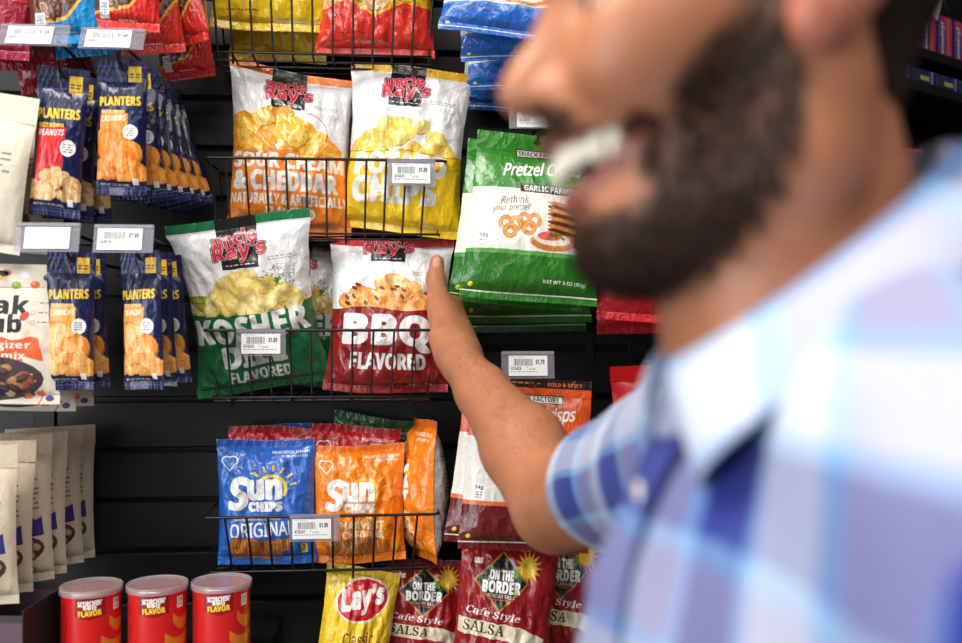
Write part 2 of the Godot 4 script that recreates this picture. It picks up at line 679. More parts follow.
# window out of view in the left wall, placed to light bags and face
func unseen_shop_window(energy: float) -> void:
	var w := Node3D.new()
	w.name = "unseen_window_1"
	w.set_meta("kind", "structure")
	add_child(w)
	w.position = Vector3(-2.35, 1.45, 2.65)
	for z in [-0.98, 0.0, 0.98]:
		part("window_frame", block(Vector3(0.06, 1.9, 0.04), 0.003), M.window_frame, w, Vector3(0, 0, z))
	for y in [-0.93, 0.93]:
		part("window_frame", block(Vector3(0.06, 0.04, 2.0), 0.003), M.window_frame, w, Vector3(0, y, 0))
	for z in [-0.49, 0.49]:
		part("pane", block(Vector3(0.006, 1.82, 0.94), 0.0005), M.window_glass, w, Vector3(-0.01, 0, z))
	var l := AreaLight3D.new()  # area light of the unseen window, lights the aisle from the front left
	l.name = "unseen_window_light"
	l.area_size = Vector2(1.96, 1.86)
	l.light_energy = energy
	l.light_color = Color(0.97, 0.985, 1.0)
	l.area_range = 12.0
	l.area_attenuation = 2.0
	l.shadow_enabled = true
	w.add_child(l)
	l.position = Vector3(0.06, 0, 0)
	l.rotation_degrees = Vector3(0, -90, 0)

func build_shell() -> void:
	struct("floor", block(Vector3(6.0, 0.1, 5.2), 0.002), M.floor_tile, Vector3(0.6, -0.05, 1.3))
	struct("ceiling", block(Vector3(6.0, 0.1, 5.2), 0.002), M.ceiling_white, Vector3(0.6, 2.87, 1.3))
	# wall_left has the unseen window's opening: z 1.65 to 3.65, y 0.5 to 2.4
	struct("wall_left", blocks([[Vector3(0.1, 2.82, 2.95), Vector3(0, 0, -1.125)], [Vector3(0.1, 2.82, 0.25), Vector3(0, 0, 2.475)], [Vector3(0.1, 0.5, 2.0), Vector3(0, -1.16, 1.35)], [Vector3(0.1, 0.42, 2.0), Vector3(0, 1.20, 1.35)]]), M.shop_wall, Vector3(-2.35, 1.41, 1.3))
	struct("wall_right", block(Vector3(0.1, 2.82, 5.2), 0.002), M.shop_wall, Vector3(3.55, 1.41, 1.3))
	struct("wall_front", block(Vector3(5.8, 2.82, 0.1), 0.002), M.shop_wall, Vector3(0.6, 1.41, 3.85))
	struct("wall_rear", block(Vector3(5.8, 2.82, 0.1), 0.002), M.shop_wall, Vector3(0.6, 1.41, -1.25))
	# the slatwall: a core board and slats with T-shaped grooves between them
	var core := struct("wall_back", block(Vector3(2.7, 2.76, 0.02), 0.002), M.slat_laminate, Vector3(-0.65, 1.40, -0.025))
	var face := block(Vector3(2.7, WALL_PITCH - 0.0075, 0.009), 0.0018)
	var k0 := int(floor((0.06 - 1.158) / WALL_PITCH))
	for k in range(k0, 21):
		var y := 1.158 + (k + 0.5) * WALL_PITCH
		if y > 2.74 or y < 0.06:
			continue
		part("slat", face, M.slat_laminate, core, Vector3(0, y - 1.40, 0.0205))
	# upright seam strip where two slatwall boards meet
	var seam := struct("trim_1", block(Vector3(0.014, 2.70, 0.004), 0.001), M.slat_laminate, Vector3(0.300, 1.40, 0.002))
	seam.set_meta("kind", "structure")


# ==================================================================== wire baskets
func wire_basket(label: String, x0: float, x1: float, y0: float, y1: float, z_top: float, z_bot: float) -> void:
	var cx := (x0 + x1) * 0.5
	var t := thing("wire_basket", label, "basket", Vector3(cx, y0, 0.0), Vector3.ZERO, "black wire baskets on the slatwall")
	var hw := (x1 - x0) * 0.5
	var h := y1 - y0
	var r := 0.0016
	part("top_rim", tube([Vector3(-hw, h, 0.006), Vector3(-hw, h, z_top - 0.006), Vector3(-hw + 0.006, h, z_top), Vector3(hw - 0.006, h, z_top), Vector3(hw, h, z_top - 0.006), Vector3(hw, h, 0.006)], 0.0021, 8, true), M.black_wire, t)
	var b := hw - 0.008
	part("bottom_frame", tube([Vector3(-b, 0, 0.008), Vector3(-b, 0, z_bot), Vector3(b, 0, z_bot), Vector3(b, 0, 0.008)], 0.0017, 8, true), M.black_wire, t)
	var n := int(round(2.0 * hw / 0.0285))
	for k in range(1, n):
		var f := float(k) / n
		var xt := lerpf(-hw, hw, f)
		var xb := lerpf(-b, b, f)
		var dip := 0.010 if k % 3 == 1 else 0.0
		part("wire", tube([Vector3(xt, h + 0.001, z_top - 0.0035), Vector3(xb, 0.006, z_bot - 0.002), Vector3(xb, -0.003 - dip, z_bot - 0.007), Vector3(xb, -0.003, z_bot - 0.015), Vector3(xb, -0.003, 0.008)], r, 6), M.black_wire, t)
	for sx in [-1.0, 1.0]:
		for k in 2:
			var f := (k + 0.5) / 2.0
			part("side_wire", tube([Vector3(sx * (hw - 0.003), h, lerpf(0.012, z_top, f)), Vector3(sx * (b - 0.003), 0, lerpf(0.012, z_bot, f))], r, 6), M.black_wire, t)
	for k in 4:
		var z := lerpf(0.02, z_bot - 0.02, k / 3.0)
		part("floor_wire", tube([Vector3(-b, -0.006, z), Vector3(b, -0.006, z)], r, 6), M.black_wire, t)
	for sx in [-0.7, 0.7]:
		part("hanger", block(Vector3(0.03, h * 0.7, 0.005), 0.001), M.black_plastic, t, Vector3(sx * hw, h * 0.6, 0.0035))

func build_baskets() -> void:
	wire_basket("black wire basket with yellow bags and a red-bottomed bag, hung highest", -0.257, 0.058, 1.868, 1.985, 0.145, 0.135)
	wire_basket("black wire basket holding the sour cream and plain potato chip bags", -0.258, 0.070, 1.621, 1.722, 0.145, 0.135)
	wire_basket("black wire basket holding the green dill bag and the red barbecue bag", -0.258, 0.056, 1.396, 1.488, 0.145, 0.135)
	wire_basket("black wire basket holding blue and orange wholegrain chip bags", -0.260, 0.060, 1.155, 1.234, 0.145, 0.125)


# ==================================================================== printed designs
func C8(r: int, g: int, b: int) -> Color:
	return Color8(r, g, b)

func dice(s: int) -> RandomNumberGenerator:
	var r := RandomNumberGenerator.new()
	r.seed = s
	return r

func keep(called: String, a: Canvas, rough := 0.3, crinkle := 0.2) -> void:
	var m := film(called, a.done(), rough)
	if crinkle > 0.0:
		if not ART.has("crinkle"):
			ART.crinkle = noise_tex(0.011, 5, Color.BLACK, Color.WHITE, 3, 512, true)
		m.heightmap_enabled = true
		m.heightmap_texture = ART.crinkle
		m.heightmap_scale = crinkle
	M[called] = m

# the chip maker's badge: red lettering over a black label hanging from the top seal
func chip_badge(a: Canvas, cx: float, y: float, w: float, drop: float) -> void:
	a.rect(cx - w * 0.36, 0, w * 0.72, y + drop, C8(26, 24, 25))
	for pass_ in 3:
		var col: Color = [C8(20, 16, 18), C8(236, 226, 226), C8(206, 38, 66)][pass_]
		var g: float = [w * 0.030, w * 0.014, w * 0.006][pass_]
		a.fit("uncle", cx - w * 0.46, y, w * 0.80, drop * 0.36, col, {"slant": -0.05, "turn": -6.0, "grow": g})
		a.fit("Ray's", cx - w * 0.50, y + drop * 0.32, w * 1.0, drop * 0.50, col, {"slant": 0.10, "turn": -4.0, "grow": g})
	a.small_print(cx - w * 0.28, y + drop * 0.88, w * 0.56, 1, 11, C8(220, 220, 220), dice(4))

func chip_bag_art(band: Color, strip: Color, tones: Array, lines: Array, seed_: int, from := 0.52, badge_y := 48.0) -> Canvas:
	var r := dice(seed_)
	var a := Canvas.new(self, 480, 680, C8(240, 240, 242))
	a.rect(0, 0, 480, 34, strip)
	a.small_print(330, 150, 110, 2, 9, C8(150, 150, 155), r)
	a.small_print(345, 180, 90, 3, 7, C8(190, 190, 195), r)
	chip_badge(a, 230, badge_y, 190, 132)
	var top := 680.0 * from
	a.heap(45, top - 130, 380, 150, 46, 40, tones, r, 0.72, 0.55)
	var wavy := PackedVector2Array()
	for k in 25:
		wavy.append(Vector2(k * 20.0, top + 7.0 * sin(k * 0.42 + seed_)))
	wavy.append(Vector2(480, 680))
	wavy.append(Vector2(0, 680))
	a.poly(wavy, band)
	for k in 24:
		a.line(k * 20.0, top + 7.0 * sin(k * 0.42 + seed_), k * 20.0 + 20, top + 7.0 * sin((k + 1) * 0.42 + seed_), 3.0, band.darkened(0.45))
	for l in lines:
		a.fit(l[0], l[1], l[2], l[3], l[4], C8(246, 244, 240), {"grow": l[5]})
	a.fit("NET WT 3 OZ (85g)", 330, 640, 110, 12, C8(240, 236, 230))
	return a

func make_art() -> void:
	var white := C8(244, 243, 240)
	# -- big chip bags
	var gold := [C8(248, 178, 40), C8(250, 190, 60), C8(243, 160, 30), C8(252, 200, 80)]
	var a := chip_bag_art(C8(250, 142, 48), C8(246, 128, 36), gold, [["SOUR CREAM", 12, 368, 448, 58, 2.5], ["& CHEDDAR", 14, 442, 420, 72, 3.5], ["NATURALLY & ARTIFICIALLY", 6, 530, 468, 40, 0.8], ["FLAVORED", 150, 582, 190, 36, 1.0]], 11, 0.525)
	a.heap(-60, 200, 420, 150, 26, 46, gold, dice(3), 0.66, 0.5)
	a.rect(0, 357, 480, 9, C8(250, 142, 48))
	a.ring(310, 272, 84, 4, C8(214, 60, 40), -1.6, 0.9)
	keep("sour_cream_print", a)
	var pale := [C8(250, 214, 96), C8(252, 222, 120), C8(246, 204, 80), C8(240, 190, 66)]
	a = chip_bag_art(C8(255, 208, 36), C8(226, 172, 36), pale, [["POTATO", 40, 376, 380, 80, 5.0], ["CHIPS", 40, 470, 340, 96, 6.0]], 12, 0.54)
	keep("potato_print", a)
	a = chip_bag_art(C8(20, 110, 62), C8(28, 122, 72), [C8(246, 216, 116), C8(240, 206, 98), C8(250, 224, 140)], [], 13, 0.50)
	var r := dice(7)
	for k in 90:                                                   # a sprig of dill and two gherkins
		var q := Vector2(360, 236) + Vector2.from_angle(r.randf() * TAU) * r.randf() * 60.0 * Vector2(1.3, 0.8)
		a.line(q.x, q.y, q.x + r.randf_range(-14, 14), q.y + r.randf_range(-12, 12), 3, C8(54, 92, 30).lerp(C8(96, 130, 50), r.randf()))
	for g in [[40, 286, -0.1], [66, 314, 0.15]]:
		a.ell(g[0], g[1], 46, 17, C8(120, 128, 30), g[2])
		a.ell(g[0], g[1] - 3, 40, 11, C8(164, 168, 60), g[2])
	a.heap(90, 250, 330, 88, 30, 34, [C8(246, 216, 116), C8(240, 206, 98), C8(250, 224, 140)], dice(5), 0.75, 0.25)
	a.rect(0, 350, 480, 330, C8(20, 110, 62))
	a.fit("KOSHER", 14, 356, 440, 92, white, {"grow": 3.5, "turn": -3.0})
	a.fit("DILL", 110, 470, 230, 80, white, {"grow": 5.0, "turn": -3.0})
	a.fit("FLAVORED", 124, 570, 226, 46, white, {"grow": 1.5, "turn": -3.0})
	keep("dill_print", a)
	a = chip_bag_art(C8(150, 30, 30), C8(206, 40, 44), [C8(240, 160, 72), C8(246, 176, 90), C8(232, 146, 60)], [], 14, 0.47, -26.0)
	r = dice(9)
	for k in 60:                                                   # mottled printed red of the lower half
		a.ell(r.randf() * 480, 350 + r.randf() * 330, 22, 12, C8(150, 30, 30).lerp(C8(112, 22, 24), r.randf()), r.randf(), 0.2, r)
	for k in 14:
		a.ell(60 + r.randf() * 360, 215 + r.randf() * 90, 13, 7, C8(110, 44, 26), r.randf(), 0.2, r)
	a.fit("BBQ", 62, 348, 356, 150, white, {"grow": 7.0})
	a.fit("FLAVORED", 96, 512, 300, 66, white, {"grow": 2.0})
	keep("barbecue_print", a)
	# -- wholegrain chip bags
	for v in [["wholegrain_blue_print", C8(44, 104, 196), "ORIGINAL", C8(30, 78, 168)], ["wholegrain_orange_print", C8(252, 134, 22), "HARVEST", C8(226, 112, 24)], ["wholegrain_red_print", C8(200, 28, 40), "", C8(160, 16, 26)], ["wholegrain_green_print", C8(20, 106, 52), "", C8(12, 80, 38)]]:
		r = dice(v[0].length())
		a = Canvas.new(self, 440, 600, v[1])
		for k in 40:
			a.line(r.randf() * 440, r.randf() * 600, r.randf() * 440, r.randf() * 600, 2, v[1].lerp(v[3], 0.35))
		a.rect(0, 0, 440, 30, v[3])
		a.fit("NO ARTIFICIAL FLAVORS", 250, 52, 170, 14, white)
		a.fit("OR PRESERVATIVES", 290, 74, 120, 12, white)
		a.ell(44, 96, 24, 22, white)
		a.ell(74, 96, 24, 22, white)
		a.poly(PackedVector2Array([Vector2(22, 104), Vector2(96, 104), Vector2(59, 148)]), white)
		a.ell(46, 97, 19, 17, v[1])
		a.ell(72, 97, 19, 17, v[1])
		a.poly(PackedVector2Array([Vector2(29, 104), Vector2(89, 104), Vector2(59, 140)]), v[1])
		var sun := C8(250, 206, 50) if v[2] != "HARVEST" else C8(252, 190, 60)
		a.ring(250, 235, 72, 15, sun, -3.0, 0.55)
		for k in 7:
			var w := -2.75 + k * 0.42
			var d0 := Vector2(250, 235) + Vector2.from_angle(w) * 86
			var d1 := Vector2(250, 235) + Vector2.from_angle(w) * 116
			a.line(d0.x, d0.y, d1.x, d1.y, 10, sun)
		a.fit("S", 62, 176, 78, 150, white, {"grow": 6.0, "slant": 0.1})
		a.fit("un", 146, 190, 146, 90, white, {"grow": 6.5})
		a.fit("CHIPS", 146, 296, 150, 40, white, {"grow": 4.0})
		a.fit("100% WHOLE GRAIN", 70, 364, 220, 16, sun)
		if v[2] == "HARVEST":
			a.fit("HARVEST", 130, 384, 210, 40, C8(252, 226, 180), {"grow": 2.0})
			a.fit("CHEDDAR", 140, 432, 200, 40, C8(252, 226, 180), {"grow": 2.0})
		elif v[2] != "":
			a.fit(v[2], 60, 392, 290, 66, white, {"face": "thin", "grow": 1.5, "turn": -2.0})
		for k in 9:                                                # square rippled crisps
			var q := Vector2(96 + (k % 5) * 52 + r.randf_range(-8, 8), 500 + int(k / 5) * 34 + r.randf_range(-8, 8))
			var e := Vector2.from_angle(r.randf_range(-0.5, 0.7)) * 34
			var n := e.orthogonal() * 0.9
			a.poly(PackedVector2Array([q - e - n, q + e - n, q + e + n, q - e + n]), C8(166, 92, 40))
			for j in 5:
				var c := q - e * (0.8 - j * 0.4)
				a.line(c.x - n.x * 0.9, c.y - n.y * 0.9, c.x + n.x * 0.9, c.y + n.y * 0.9, 9, C8(216, 146, 74) if j % 2 else C8(196, 122, 58))
		a.rect(376, 500, 26, 44, C8(244, 208, 60))
		a.fit("2", 382, 506, 14, 26, C8(40, 40, 40))
		keep(v[0], a)
	# side panel of the turned bag: ingredient print on silver
	a = Canvas.new(self, 200, 600, C8(206, 206, 210))
	r = dice(3)
	a.small_print(30, 60, 140, 34, 15, C8(90, 90, 96), r)
	a.rect(0, 0, 60, 600, C8(245, 140, 40))
	keep("silver_side_print", a)
	# -- peg packs of nuts
	for v in [["peanut_pack_print", C8(206, 34, 40), "PEANUTS", "SALTED", [C8(226, 178, 112), C8(236, 194, 132), C8(212, 158, 92)]], ["cashew_pack_print", C8(246, 150, 60), "CASHEWS", "", [C8(240, 140, 36), C8(246, 156, 54), C8(230, 124, 28)]], ["crunchy_pack_print", C8(250, 160, 70), "CRUNCHY", "", [C8(246, 170, 80), C8(240, 150, 60), C8(250, 186, 110)]]]:
		r = dice(v[2].length() * 3 + 1)
		var navy := C8(20, 24, 72)
		a = Canvas.new(self, 240, 680, navy)
		a.rect(0, 36, 240, 3, C8(70, 78, 150))
		a.rect(0, 96, 240, 3, C8(70, 78, 150))
		a.rect(0, 104, 240, 2, C8(70, 78, 150))
		a.rect(148, 34, 62, 78, C8(246, 196, 40))
		a.small_print(154, 70, 50, 2, 14, C8(60, 50, 24), r)
		a.fit("PLANTERS", 14, 190, 200, 44, C8(250, 206, 40), {"turn": -2.0, "grow": 1.5})
		a.rect(24, 258, 120, 20, C8(250, 206, 40) if v[2] == "PEANUTS" else v[1].lightened(0.25))
		if v[3] != "":
			a.fit(v[3], 30, 261, 108, 14, C8(40, 34, 40))
		a.poly(PackedVector2Array([Vector2(20, 280), Vector2(158, 272), Vector2(146, 560), Vector2(16, 570)]), v[1])
		a.fit(v[2], 26, 286, 122, 28, white, {"slant": 0.15, "turn": -3.0})
		if v[2] != "PEANUTS":
			a.heap(30, 400, 150, 150, 5, 74, v[4], r, 0.95, 0.2)
		a.ell(172, 366, 36, 38, white)
		a.small_print(148, 348, 48, 4, 11, C8(60, 66, 120), r)
		a.heap(6, 480, 224, 120, 34, 30, v[4], r, 0.8, 0.3)
		a.rect(0, 610, 240, 70, navy)
		a.fit("NET WT 1.75 OZ (49g)", 20, 622, 140, 14, white)
		a.rect(180, 596, 26, 32, white)
		a.rect(0, 654, 240, 3, C8(70, 78, 150))
		keep(v[0], a, 0.26, 0.1)
	# -- paper pouches
	a = Canvas.new(self, 440, 640, C8(226, 216, 196))
	r = dice(21)
	a.rect(0, 96, 440, 2, C8(214, 206, 190))
	a.small_print(250, 128, 150, 1, 8, C8(120, 116, 108), r)
	a.small_print(210, 236, 180, 4, 24, C8(150, 146, 136), r)
	a.ring(210, 244, 13, 3, C8(120, 116, 108))
	a.ring(210, 286, 13, 3, C8(120, 116, 108))
	var leaf := PackedVector2Array()
	for k in 14:
		leaf.append(Vector2(k * 26.0, 350 + 18 * sin(k * 2.1)))
	for k in 14:
		leaf.append(Vector2(340 - k * 26.0 + (34 if k % 2 else 0), 470 + 10 * sin(k * 1.3)))
	a.poly(leaf, C8(64, 168, 66))
	a.ell(190, 500, 170, 70, C8(120, 96, 70))
	a.heap(70, 462, 240, 80, 40, 20, [C8(160, 110, 60), C8(90, 50, 34), C8(226, 196, 150), C8(110, 130, 70)], r, 0.7, 0.3)
	a.ring(330, 596, 24, 4, C8(60, 58, 52))
	a.small_print(316, 592, 28, 1, 8, C8(60, 58, 52), r)
	keep("green_pouch_print", a, 0.62, 0.06)
	a = Canvas.new(self, 440, 640, C8(230, 220, 202))
	r = dice(22)
	for b in [[268, 96, C8(130, 180, 60)], [340, 92, C8(230, 110, 60)], [390, 60, C8(60, 66, 90)], [420, 92, C8(90, 110, 200)], [200, 60, C8(240, 190, 60)], [230, 40, C8(236, 120, 90)], [300, 50, C8(240, 240, 236)]]:
		a.ell(b[0], b[1], 19, 16, b[2])
		a.ell(b[0] - 5, b[1] - 5, 6, 4, b[2].lightened(0.5))
	a.fit("ak", 196, 142, 134, 84, C8(30, 28, 30), {"grow": 2.0})
	a.fit("ub", 186, 228, 122, 82, C8(30, 28, 30), {"grow": 2.0})
	a.ell(318, 236, 16, 24, C8(206, 70, 70), 0.6)
	for k in 3:
		a.ring(350, 176 + k * 44, 10, 2, C8(150, 146, 140))
		a.small_print(370, 172 + k * 44, 60, 1, 12, C8(110, 106, 100), r)
	var brush := PackedVector2Array()
	for k in 12:
		brush.append(Vector2(k * 34.0, 336 + 9 * sin(k * 1.7)))
	for k in 12:
		brush.append(Vector2(400 - k * 36.0 + (26 if k % 2 else -10), 430 + 14 * sin(k * 2.3)))
	a.poly(brush, C8(240, 96, 46))
	a.fit("energizer", 96, 348, 246, 44, white)
	a.fit("trail mix", 110, 396, 214, 34, white)
	a.ell(180, 520, 210, 104, C8(70, 56, 60))
	a.heap(10, 440, 330, 150, 60, 24, [C8(70, 40, 34), C8(176, 120, 72), C8(226, 190, 140), C8(60, 54, 80), C8(150, 60, 50)], r, 0.65, 0.3)
	a.ring(180, 530, 208, 5, C8(230, 100, 70), 0.2, 2.9)
	for b in [[320, 600, C8(230, 110, 60)], [370, 590, C8(236, 120, 60)], [400, 612, C8(80, 70, 160)]]:
		a.ell(b[0], b[1], 17, 14, b[2])
	keep("trail_mix_print", a, 0.6, 0.06)
	a = Canvas.new(self, 440, 700, C8(214, 198, 174))
	r = dice(23)
	a.rect(0, 84, 440, 2, C8(206, 192, 172))
	a.small_print(120, 110, 220, 1, 10, C8(120, 108, 92), r)
	a.small_print(150, 200, 230, 7, 22, C8(130, 116, 100), r)
	var blue := PackedVector2Array()
	for k in 12:
		blue.append(Vector2(60 + k * 30.0, 380 + 14 * sin(k * 2.0)))
	for k in 12:
		blue.append(Vector2(400 - k * 32.0 + (30 if k % 2 else 0), 460 + 10 * sin(k)))
	a.poly(blue, C8(44, 50, 120))
	a.ell(230, 530, 170, 76, C8(80, 58, 50))
	a.heap(90, 480, 280, 90, 34, 24, [C8(150, 110, 84), C8(90, 60, 50), C8(200, 160, 120)], r, 0.7, 0.3)
	a.ring(330, 640, 26, 4, C8(90, 80, 70))
	a.small_print(316, 636, 28, 1, 8, C8(90, 80, 70), r)
	keep("blue_pouch_print", a, 0.62, 0.06)
	# -- nut bags on the top pegs
	for v in [["blue_nut_print", C8(20, 140, 206)], ["red_nut_print", C8(222, 44, 34)]]:
		r = dice(31)
		a = Canvas.new(self, 400, 560, v[1])
		a.poly(PackedVector2Array([Vector2(0, 60), Vector2(400, 60), Vector2(400, 330), Vector2(230, 470), Vector2(0, 500)]), C8(240, 180, 50))
		var pb := PackedVector2Array([Vector2(0, 70), Vector2(392, 70), Vector2(388, 320), Vector2(226, 456), Vector2(0, 486)])
		a.poly(pb, C8(90, 52, 36))
		for k in 46:
			var q := Vector2(r.randf_range(16, 372), r.randf_range(80, 450))
			if not Geometry2D.is_point_in_polygon(q + Vector2(16, 18), pb):
				continue
			var base: Color = [C8(128, 74, 52), C8(150, 92, 66), C8(104, 58, 42)][r.randi() % 3]
			var w := r.randf() * 3.0
			a.ell(q.x, q.y, 38, 20, C8(226, 190, 140) if k % 7 == 0 else base.darkened(0.45), w)
			a.ell(q.x, q.y, 35, 16, base, w)
			a.ell(q.x, q.y - 4, 24, 6, base.lightened(0.22), w)
		a.rect(40, 440, 60, 76, white)
		a.fit("200", 46, 448, 46, 24, C8(40, 60, 140))
		a.small_print(48, 478, 44, 3, 11, C8(90, 100, 160), r)
		a.small_print(150, 514, 120, 1, 12, white, r)
		keep(v[0], a)
	a = Canvas.new(self, 300, 420, C8(150, 18, 44))
	a.small_print(60, 330, 160, 2, 14, C8(220, 160, 170), dice(2))
	a.rect(0, 250, 300, 6, C8(210, 60, 70))
	keep("dark_red_print", a)
	# -- basket at the top
	a = Canvas.new(self, 480, 640, C8(242, 202, 34))
	r = dice(41)
	a.heap(60, 60, 360, 200, 40, 46, [C8(236, 176, 90), C8(226, 160, 80)], r)
	a.ell(250, 470, 36, 16, C8(30, 110, 50))
	a.small_print(60, 560, 160, 1, 12, C8(110, 90, 20), r)
	a.rect(260, 596, 220, 7, C8(240, 236, 220))
	keep("yellow_bag_print", a, 0.26)
	a = Canvas.new(self, 480, 640, C8(244, 178, 40))
	a.heap(40, 250, 240, 180, 24, 56, [C8(214, 160, 100), C8(226, 174, 116)], r)
	a.rect(300, 330, 130, 96, C8(250, 206, 60))
	a.ring(365, 378, 60, 3, C8(60, 50, 20))
	for k in 3:
		a.line(306, 346 + k * 26, 312, 354 + k * 26, 4, C8(50, 50, 20))
		a.line(312, 354 + k * 26, 322, 338 + k * 26, 4, C8(50, 50, 20))
		a.small_print(330, 342 + k * 26, 90, 1, 12, C8(70, 60, 30), r)
	var low := PackedVector2Array([Vector2(0, 470), Vector2(120, 430), Vector2(240, 500), Vector2(360, 440), Vector2(480, 450), Vector2(480, 640), Vector2(0, 640)])
	a.poly(low, C8(226, 54, 38))
	a.small_print(90, 560, 130, 1, 12, C8(110, 30, 20), r)
	keep("red_bottom_print", a, 0.26)
	# -- pretzel bags
	for v in [["pretzel_green_print", C8(58, 142, 40), C8(44, 122, 30), C8(48, 128, 34), "GARLIC PARMESAN"], ["pretzel_orange_print", C8(232, 92, 36), C8(210, 74, 24), C8(120, 26, 28), "HONEY MUSTARD & ONION"], ["pretzel_blue_print", C8(40, 120, 216), C8(14, 66, 160), C8(36, 112, 210), "ORIGINAL"]]:
		r = dice(51)
		a = Canvas.new(self, 520, 640, v[1])
		for k in 65:
			a.rect(k * 8, 0, 3, 640, v[2])
		if v[4] == "HONEY MUSTARD & ONION":
			a.rect(0, 0, 520, 34, C8(36, 26, 24))
			a.fit("BOLD & SPICY", 330, 12, 150, 14, C8(226, 120, 50))
			a.small_print(120, 14, 190, 1, 14, C8(200, 110, 60), r)
		a.rect(170, 60, 230, 34, C8(28, 28, 28))
		a.rect(174, 64, 222, 26, C8(236, 230, 214))
		a.fit("SNACK FACTORY.", 180, 67, 208, 20, C8(28, 28, 28))
		a.fit("Pretzel Crisps", 120, 112, 330, 66, white, {"slant": 0.3, "face": "thin", "grow": 2.0, "turn": -4.0})
		a.poly(PackedVector2Array([Vector2(0, 222), Vector2(520, 222), Vector2(520, 470), Vector2(0, 470)]), C8(238, 234, 226))
		a.rect(190, 200, 330, 34, C8(34, 32, 30))
		a.fit(v[4], 206, 206, 260, 22, white)
		a.fit("Rethink", 116, 252, 110, 30, C8(40, 38, 36), {"slant": 0.25, "face": "thin", "turn": -5.0})
		a.fit("your pretzel!", 84, 286, 150, 30, C8(40, 38, 36), {"slant": 0.25, "face": "thin", "turn": -5.0})
		for c in [[160, 366], [232, 352]]:
			for e in [[-20, -8], [20, -8], [0, 20]]:
				a.ring(c[0] + e[0], c[1] + e[1], 30, 17, C8(206, 122, 50))
				a.ring(c[0] + e[0], c[1] + e[1], 26, 9, C8(236, 160, 80))
		for k in 10:
			a.ell(390, 280 + k * 15, 86, 13, C8(90, 44, 20) if k % 2 else C8(212, 132, 60), 0.16)
		a.ell(330, 420, 92, 34, C8(206, 120, 60))
		a.ell(330, 408, 76, 24, C8(236, 226, 210))
		a.ell(320, 396, 52, 18, C8(226, 96, 80), -0.1)
		for k in 6:
			a.ell(330 + r.randf_range(-50, 60), 394 + r.randf_range(-10, 10), 10, 5, C8(70, 140, 50), r.randf())
		a.rect(36, 396, 44, 60, C8(250, 250, 250))
		a.fit("34g", 40, 402, 36, 18, C8(60, 60, 60))
		a.small_print(42, 426, 32, 3, 9, C8(120, 120, 120), r)
		a.rect(0, 458, 520, 16, v[1].lightened(0.15))
		a.rect(0, 474, 520, 166, v[3])
		for k in 65:
			a.rect(k * 8, 474, 3, 166, v[3].darkened(0.3))
		if v[4] != "ORIGINAL":
			a.fit("NET WT 3 OZ (85g)", 300, 560, 170, 18, white)
		a.ell(34, 590, 9, 9, C8(240, 226, 60))
		a.rect(0, 610, 520, 5, C8(236, 236, 220))
		keep(v[0], a)
	# -- low shelf bags
	a = Canvas.new(self, 400, 560, C8(246, 206, 40))
	r = dice(61)
	a.poly(PackedVector2Array([Vector2(0, 0), Vector2(400, 0), Vector2(400, 130), Vector2(250, 60), Vector2(0, 110)]), C8(240, 206, 70))
	a.lift = 92.0
	a.ell(200, 210, 150, 84, C8(240, 236, 220), -0.2)
	a.ell(200, 210, 140, 76, C8(208, 30, 38), -0.2)
	a.fit("Lay's", 84, 160, 232, 100, white, {"grow": 4.0, "slant": 0.2, "turn": -12.0})
	a.fit("Classic", 110, 330, 170, 48, C8(120, 60, 20), {"face": "thin", "turn": -4.0, "grow": 1.0})
	a.lift = 0.0
	a.heap(30, 430, 340, 120, 28, 50, [C8(240, 200, 110), C8(248, 214, 130)], r)
	keep("classic_print", a)
	a = Canvas.new(self, 440, 640, C8(150, 24, 30))
	r = dice(62)
	a.rect(0, 0, 440, 30, C8(120, 16, 24))
	for k in 16:
		var e := Vector2.from_angle(TAU * k / 16.0)
		var c := Vector2(306, 84)
		a.poly(PackedVector2Array([c + e * 66, c + e.orthogonal() * 14, c - e.orthogonal() * 14]), C8(240, 176, 40))
	a.ell(306, 84, 36, 36, C8(248, 200, 60))
	for b in [[110.0, C8(226, 130, 40)], [103.0, C8(40, 110, 60)], [96.0, C8(24, 22, 24)]]:
		var k: float = b[0]
		a.poly(PackedVector2Array([Vector2(190, 140 - k), Vector2(190 + k * 1.15, 140), Vector2(190, 140 + k), Vector2(190 - k * 1.15, 140)]), b[1])
	a.ell(250, 104, 18, 20, C8(110, 150, 60))
	a.fit("ON THE", 136, 98, 106, 34, white, {"grow": 1.5})
	a.fit("BORDER", 106, 138, 172, 40, white, {"grow": 2.0})
	a.fit("MEXICAN GRILL", 126, 184, 130, 13, C8(220, 200, 180))
	a.line(130, 204, 250, 204, 4, C8(220, 60, 40))
	a.fit("Cafe Style", 40, 244, 250, 36, white, {"slant": 0.25, "turn": 4.0, "face": "serif"})
	a.poly(PackedVector2Array([Vector2(10, 284), Vector2(290, 296), Vector2(410, 340), Vector2(390, 400), Vector2(280, 356), Vector2(10, 342)]), C8(240, 226, 196))
	a.fit("SALSA", 34, 294, 190, 40, C8(40, 34, 30), {"face": "serif", "turn": 3.0})
	a.poly(PackedVector2Array([Vector2(40, 560), Vector2(110, 400), Vector2(210, 560)]), C8(226, 110, 40))
	a.rect(290, 430, 100, 44, C8(246, 206, 50))
	a.small_print(298, 440, 82, 2, 14, C8(120, 24, 24), r)
	a.rect(60, 60, 40, 22, C8(226, 220, 214))
	keep("salsa_print", a)
	a = Canvas.new(self, 440, 300, C8(204, 26, 38))
	a.rect(0, 0, 440, 70, C8(120, 118, 122))
	for k in 30:
		a.line(r.randf() * 440, 10 + r.randf() * 50, r.randf() * 440, 10 + r.randf() * 50, 6, C8(70, 64, 66).lerp(C8(190, 186, 186), r.randf()))
	a.ring(70, 190, 30, 4, C8(236, 90, 100))
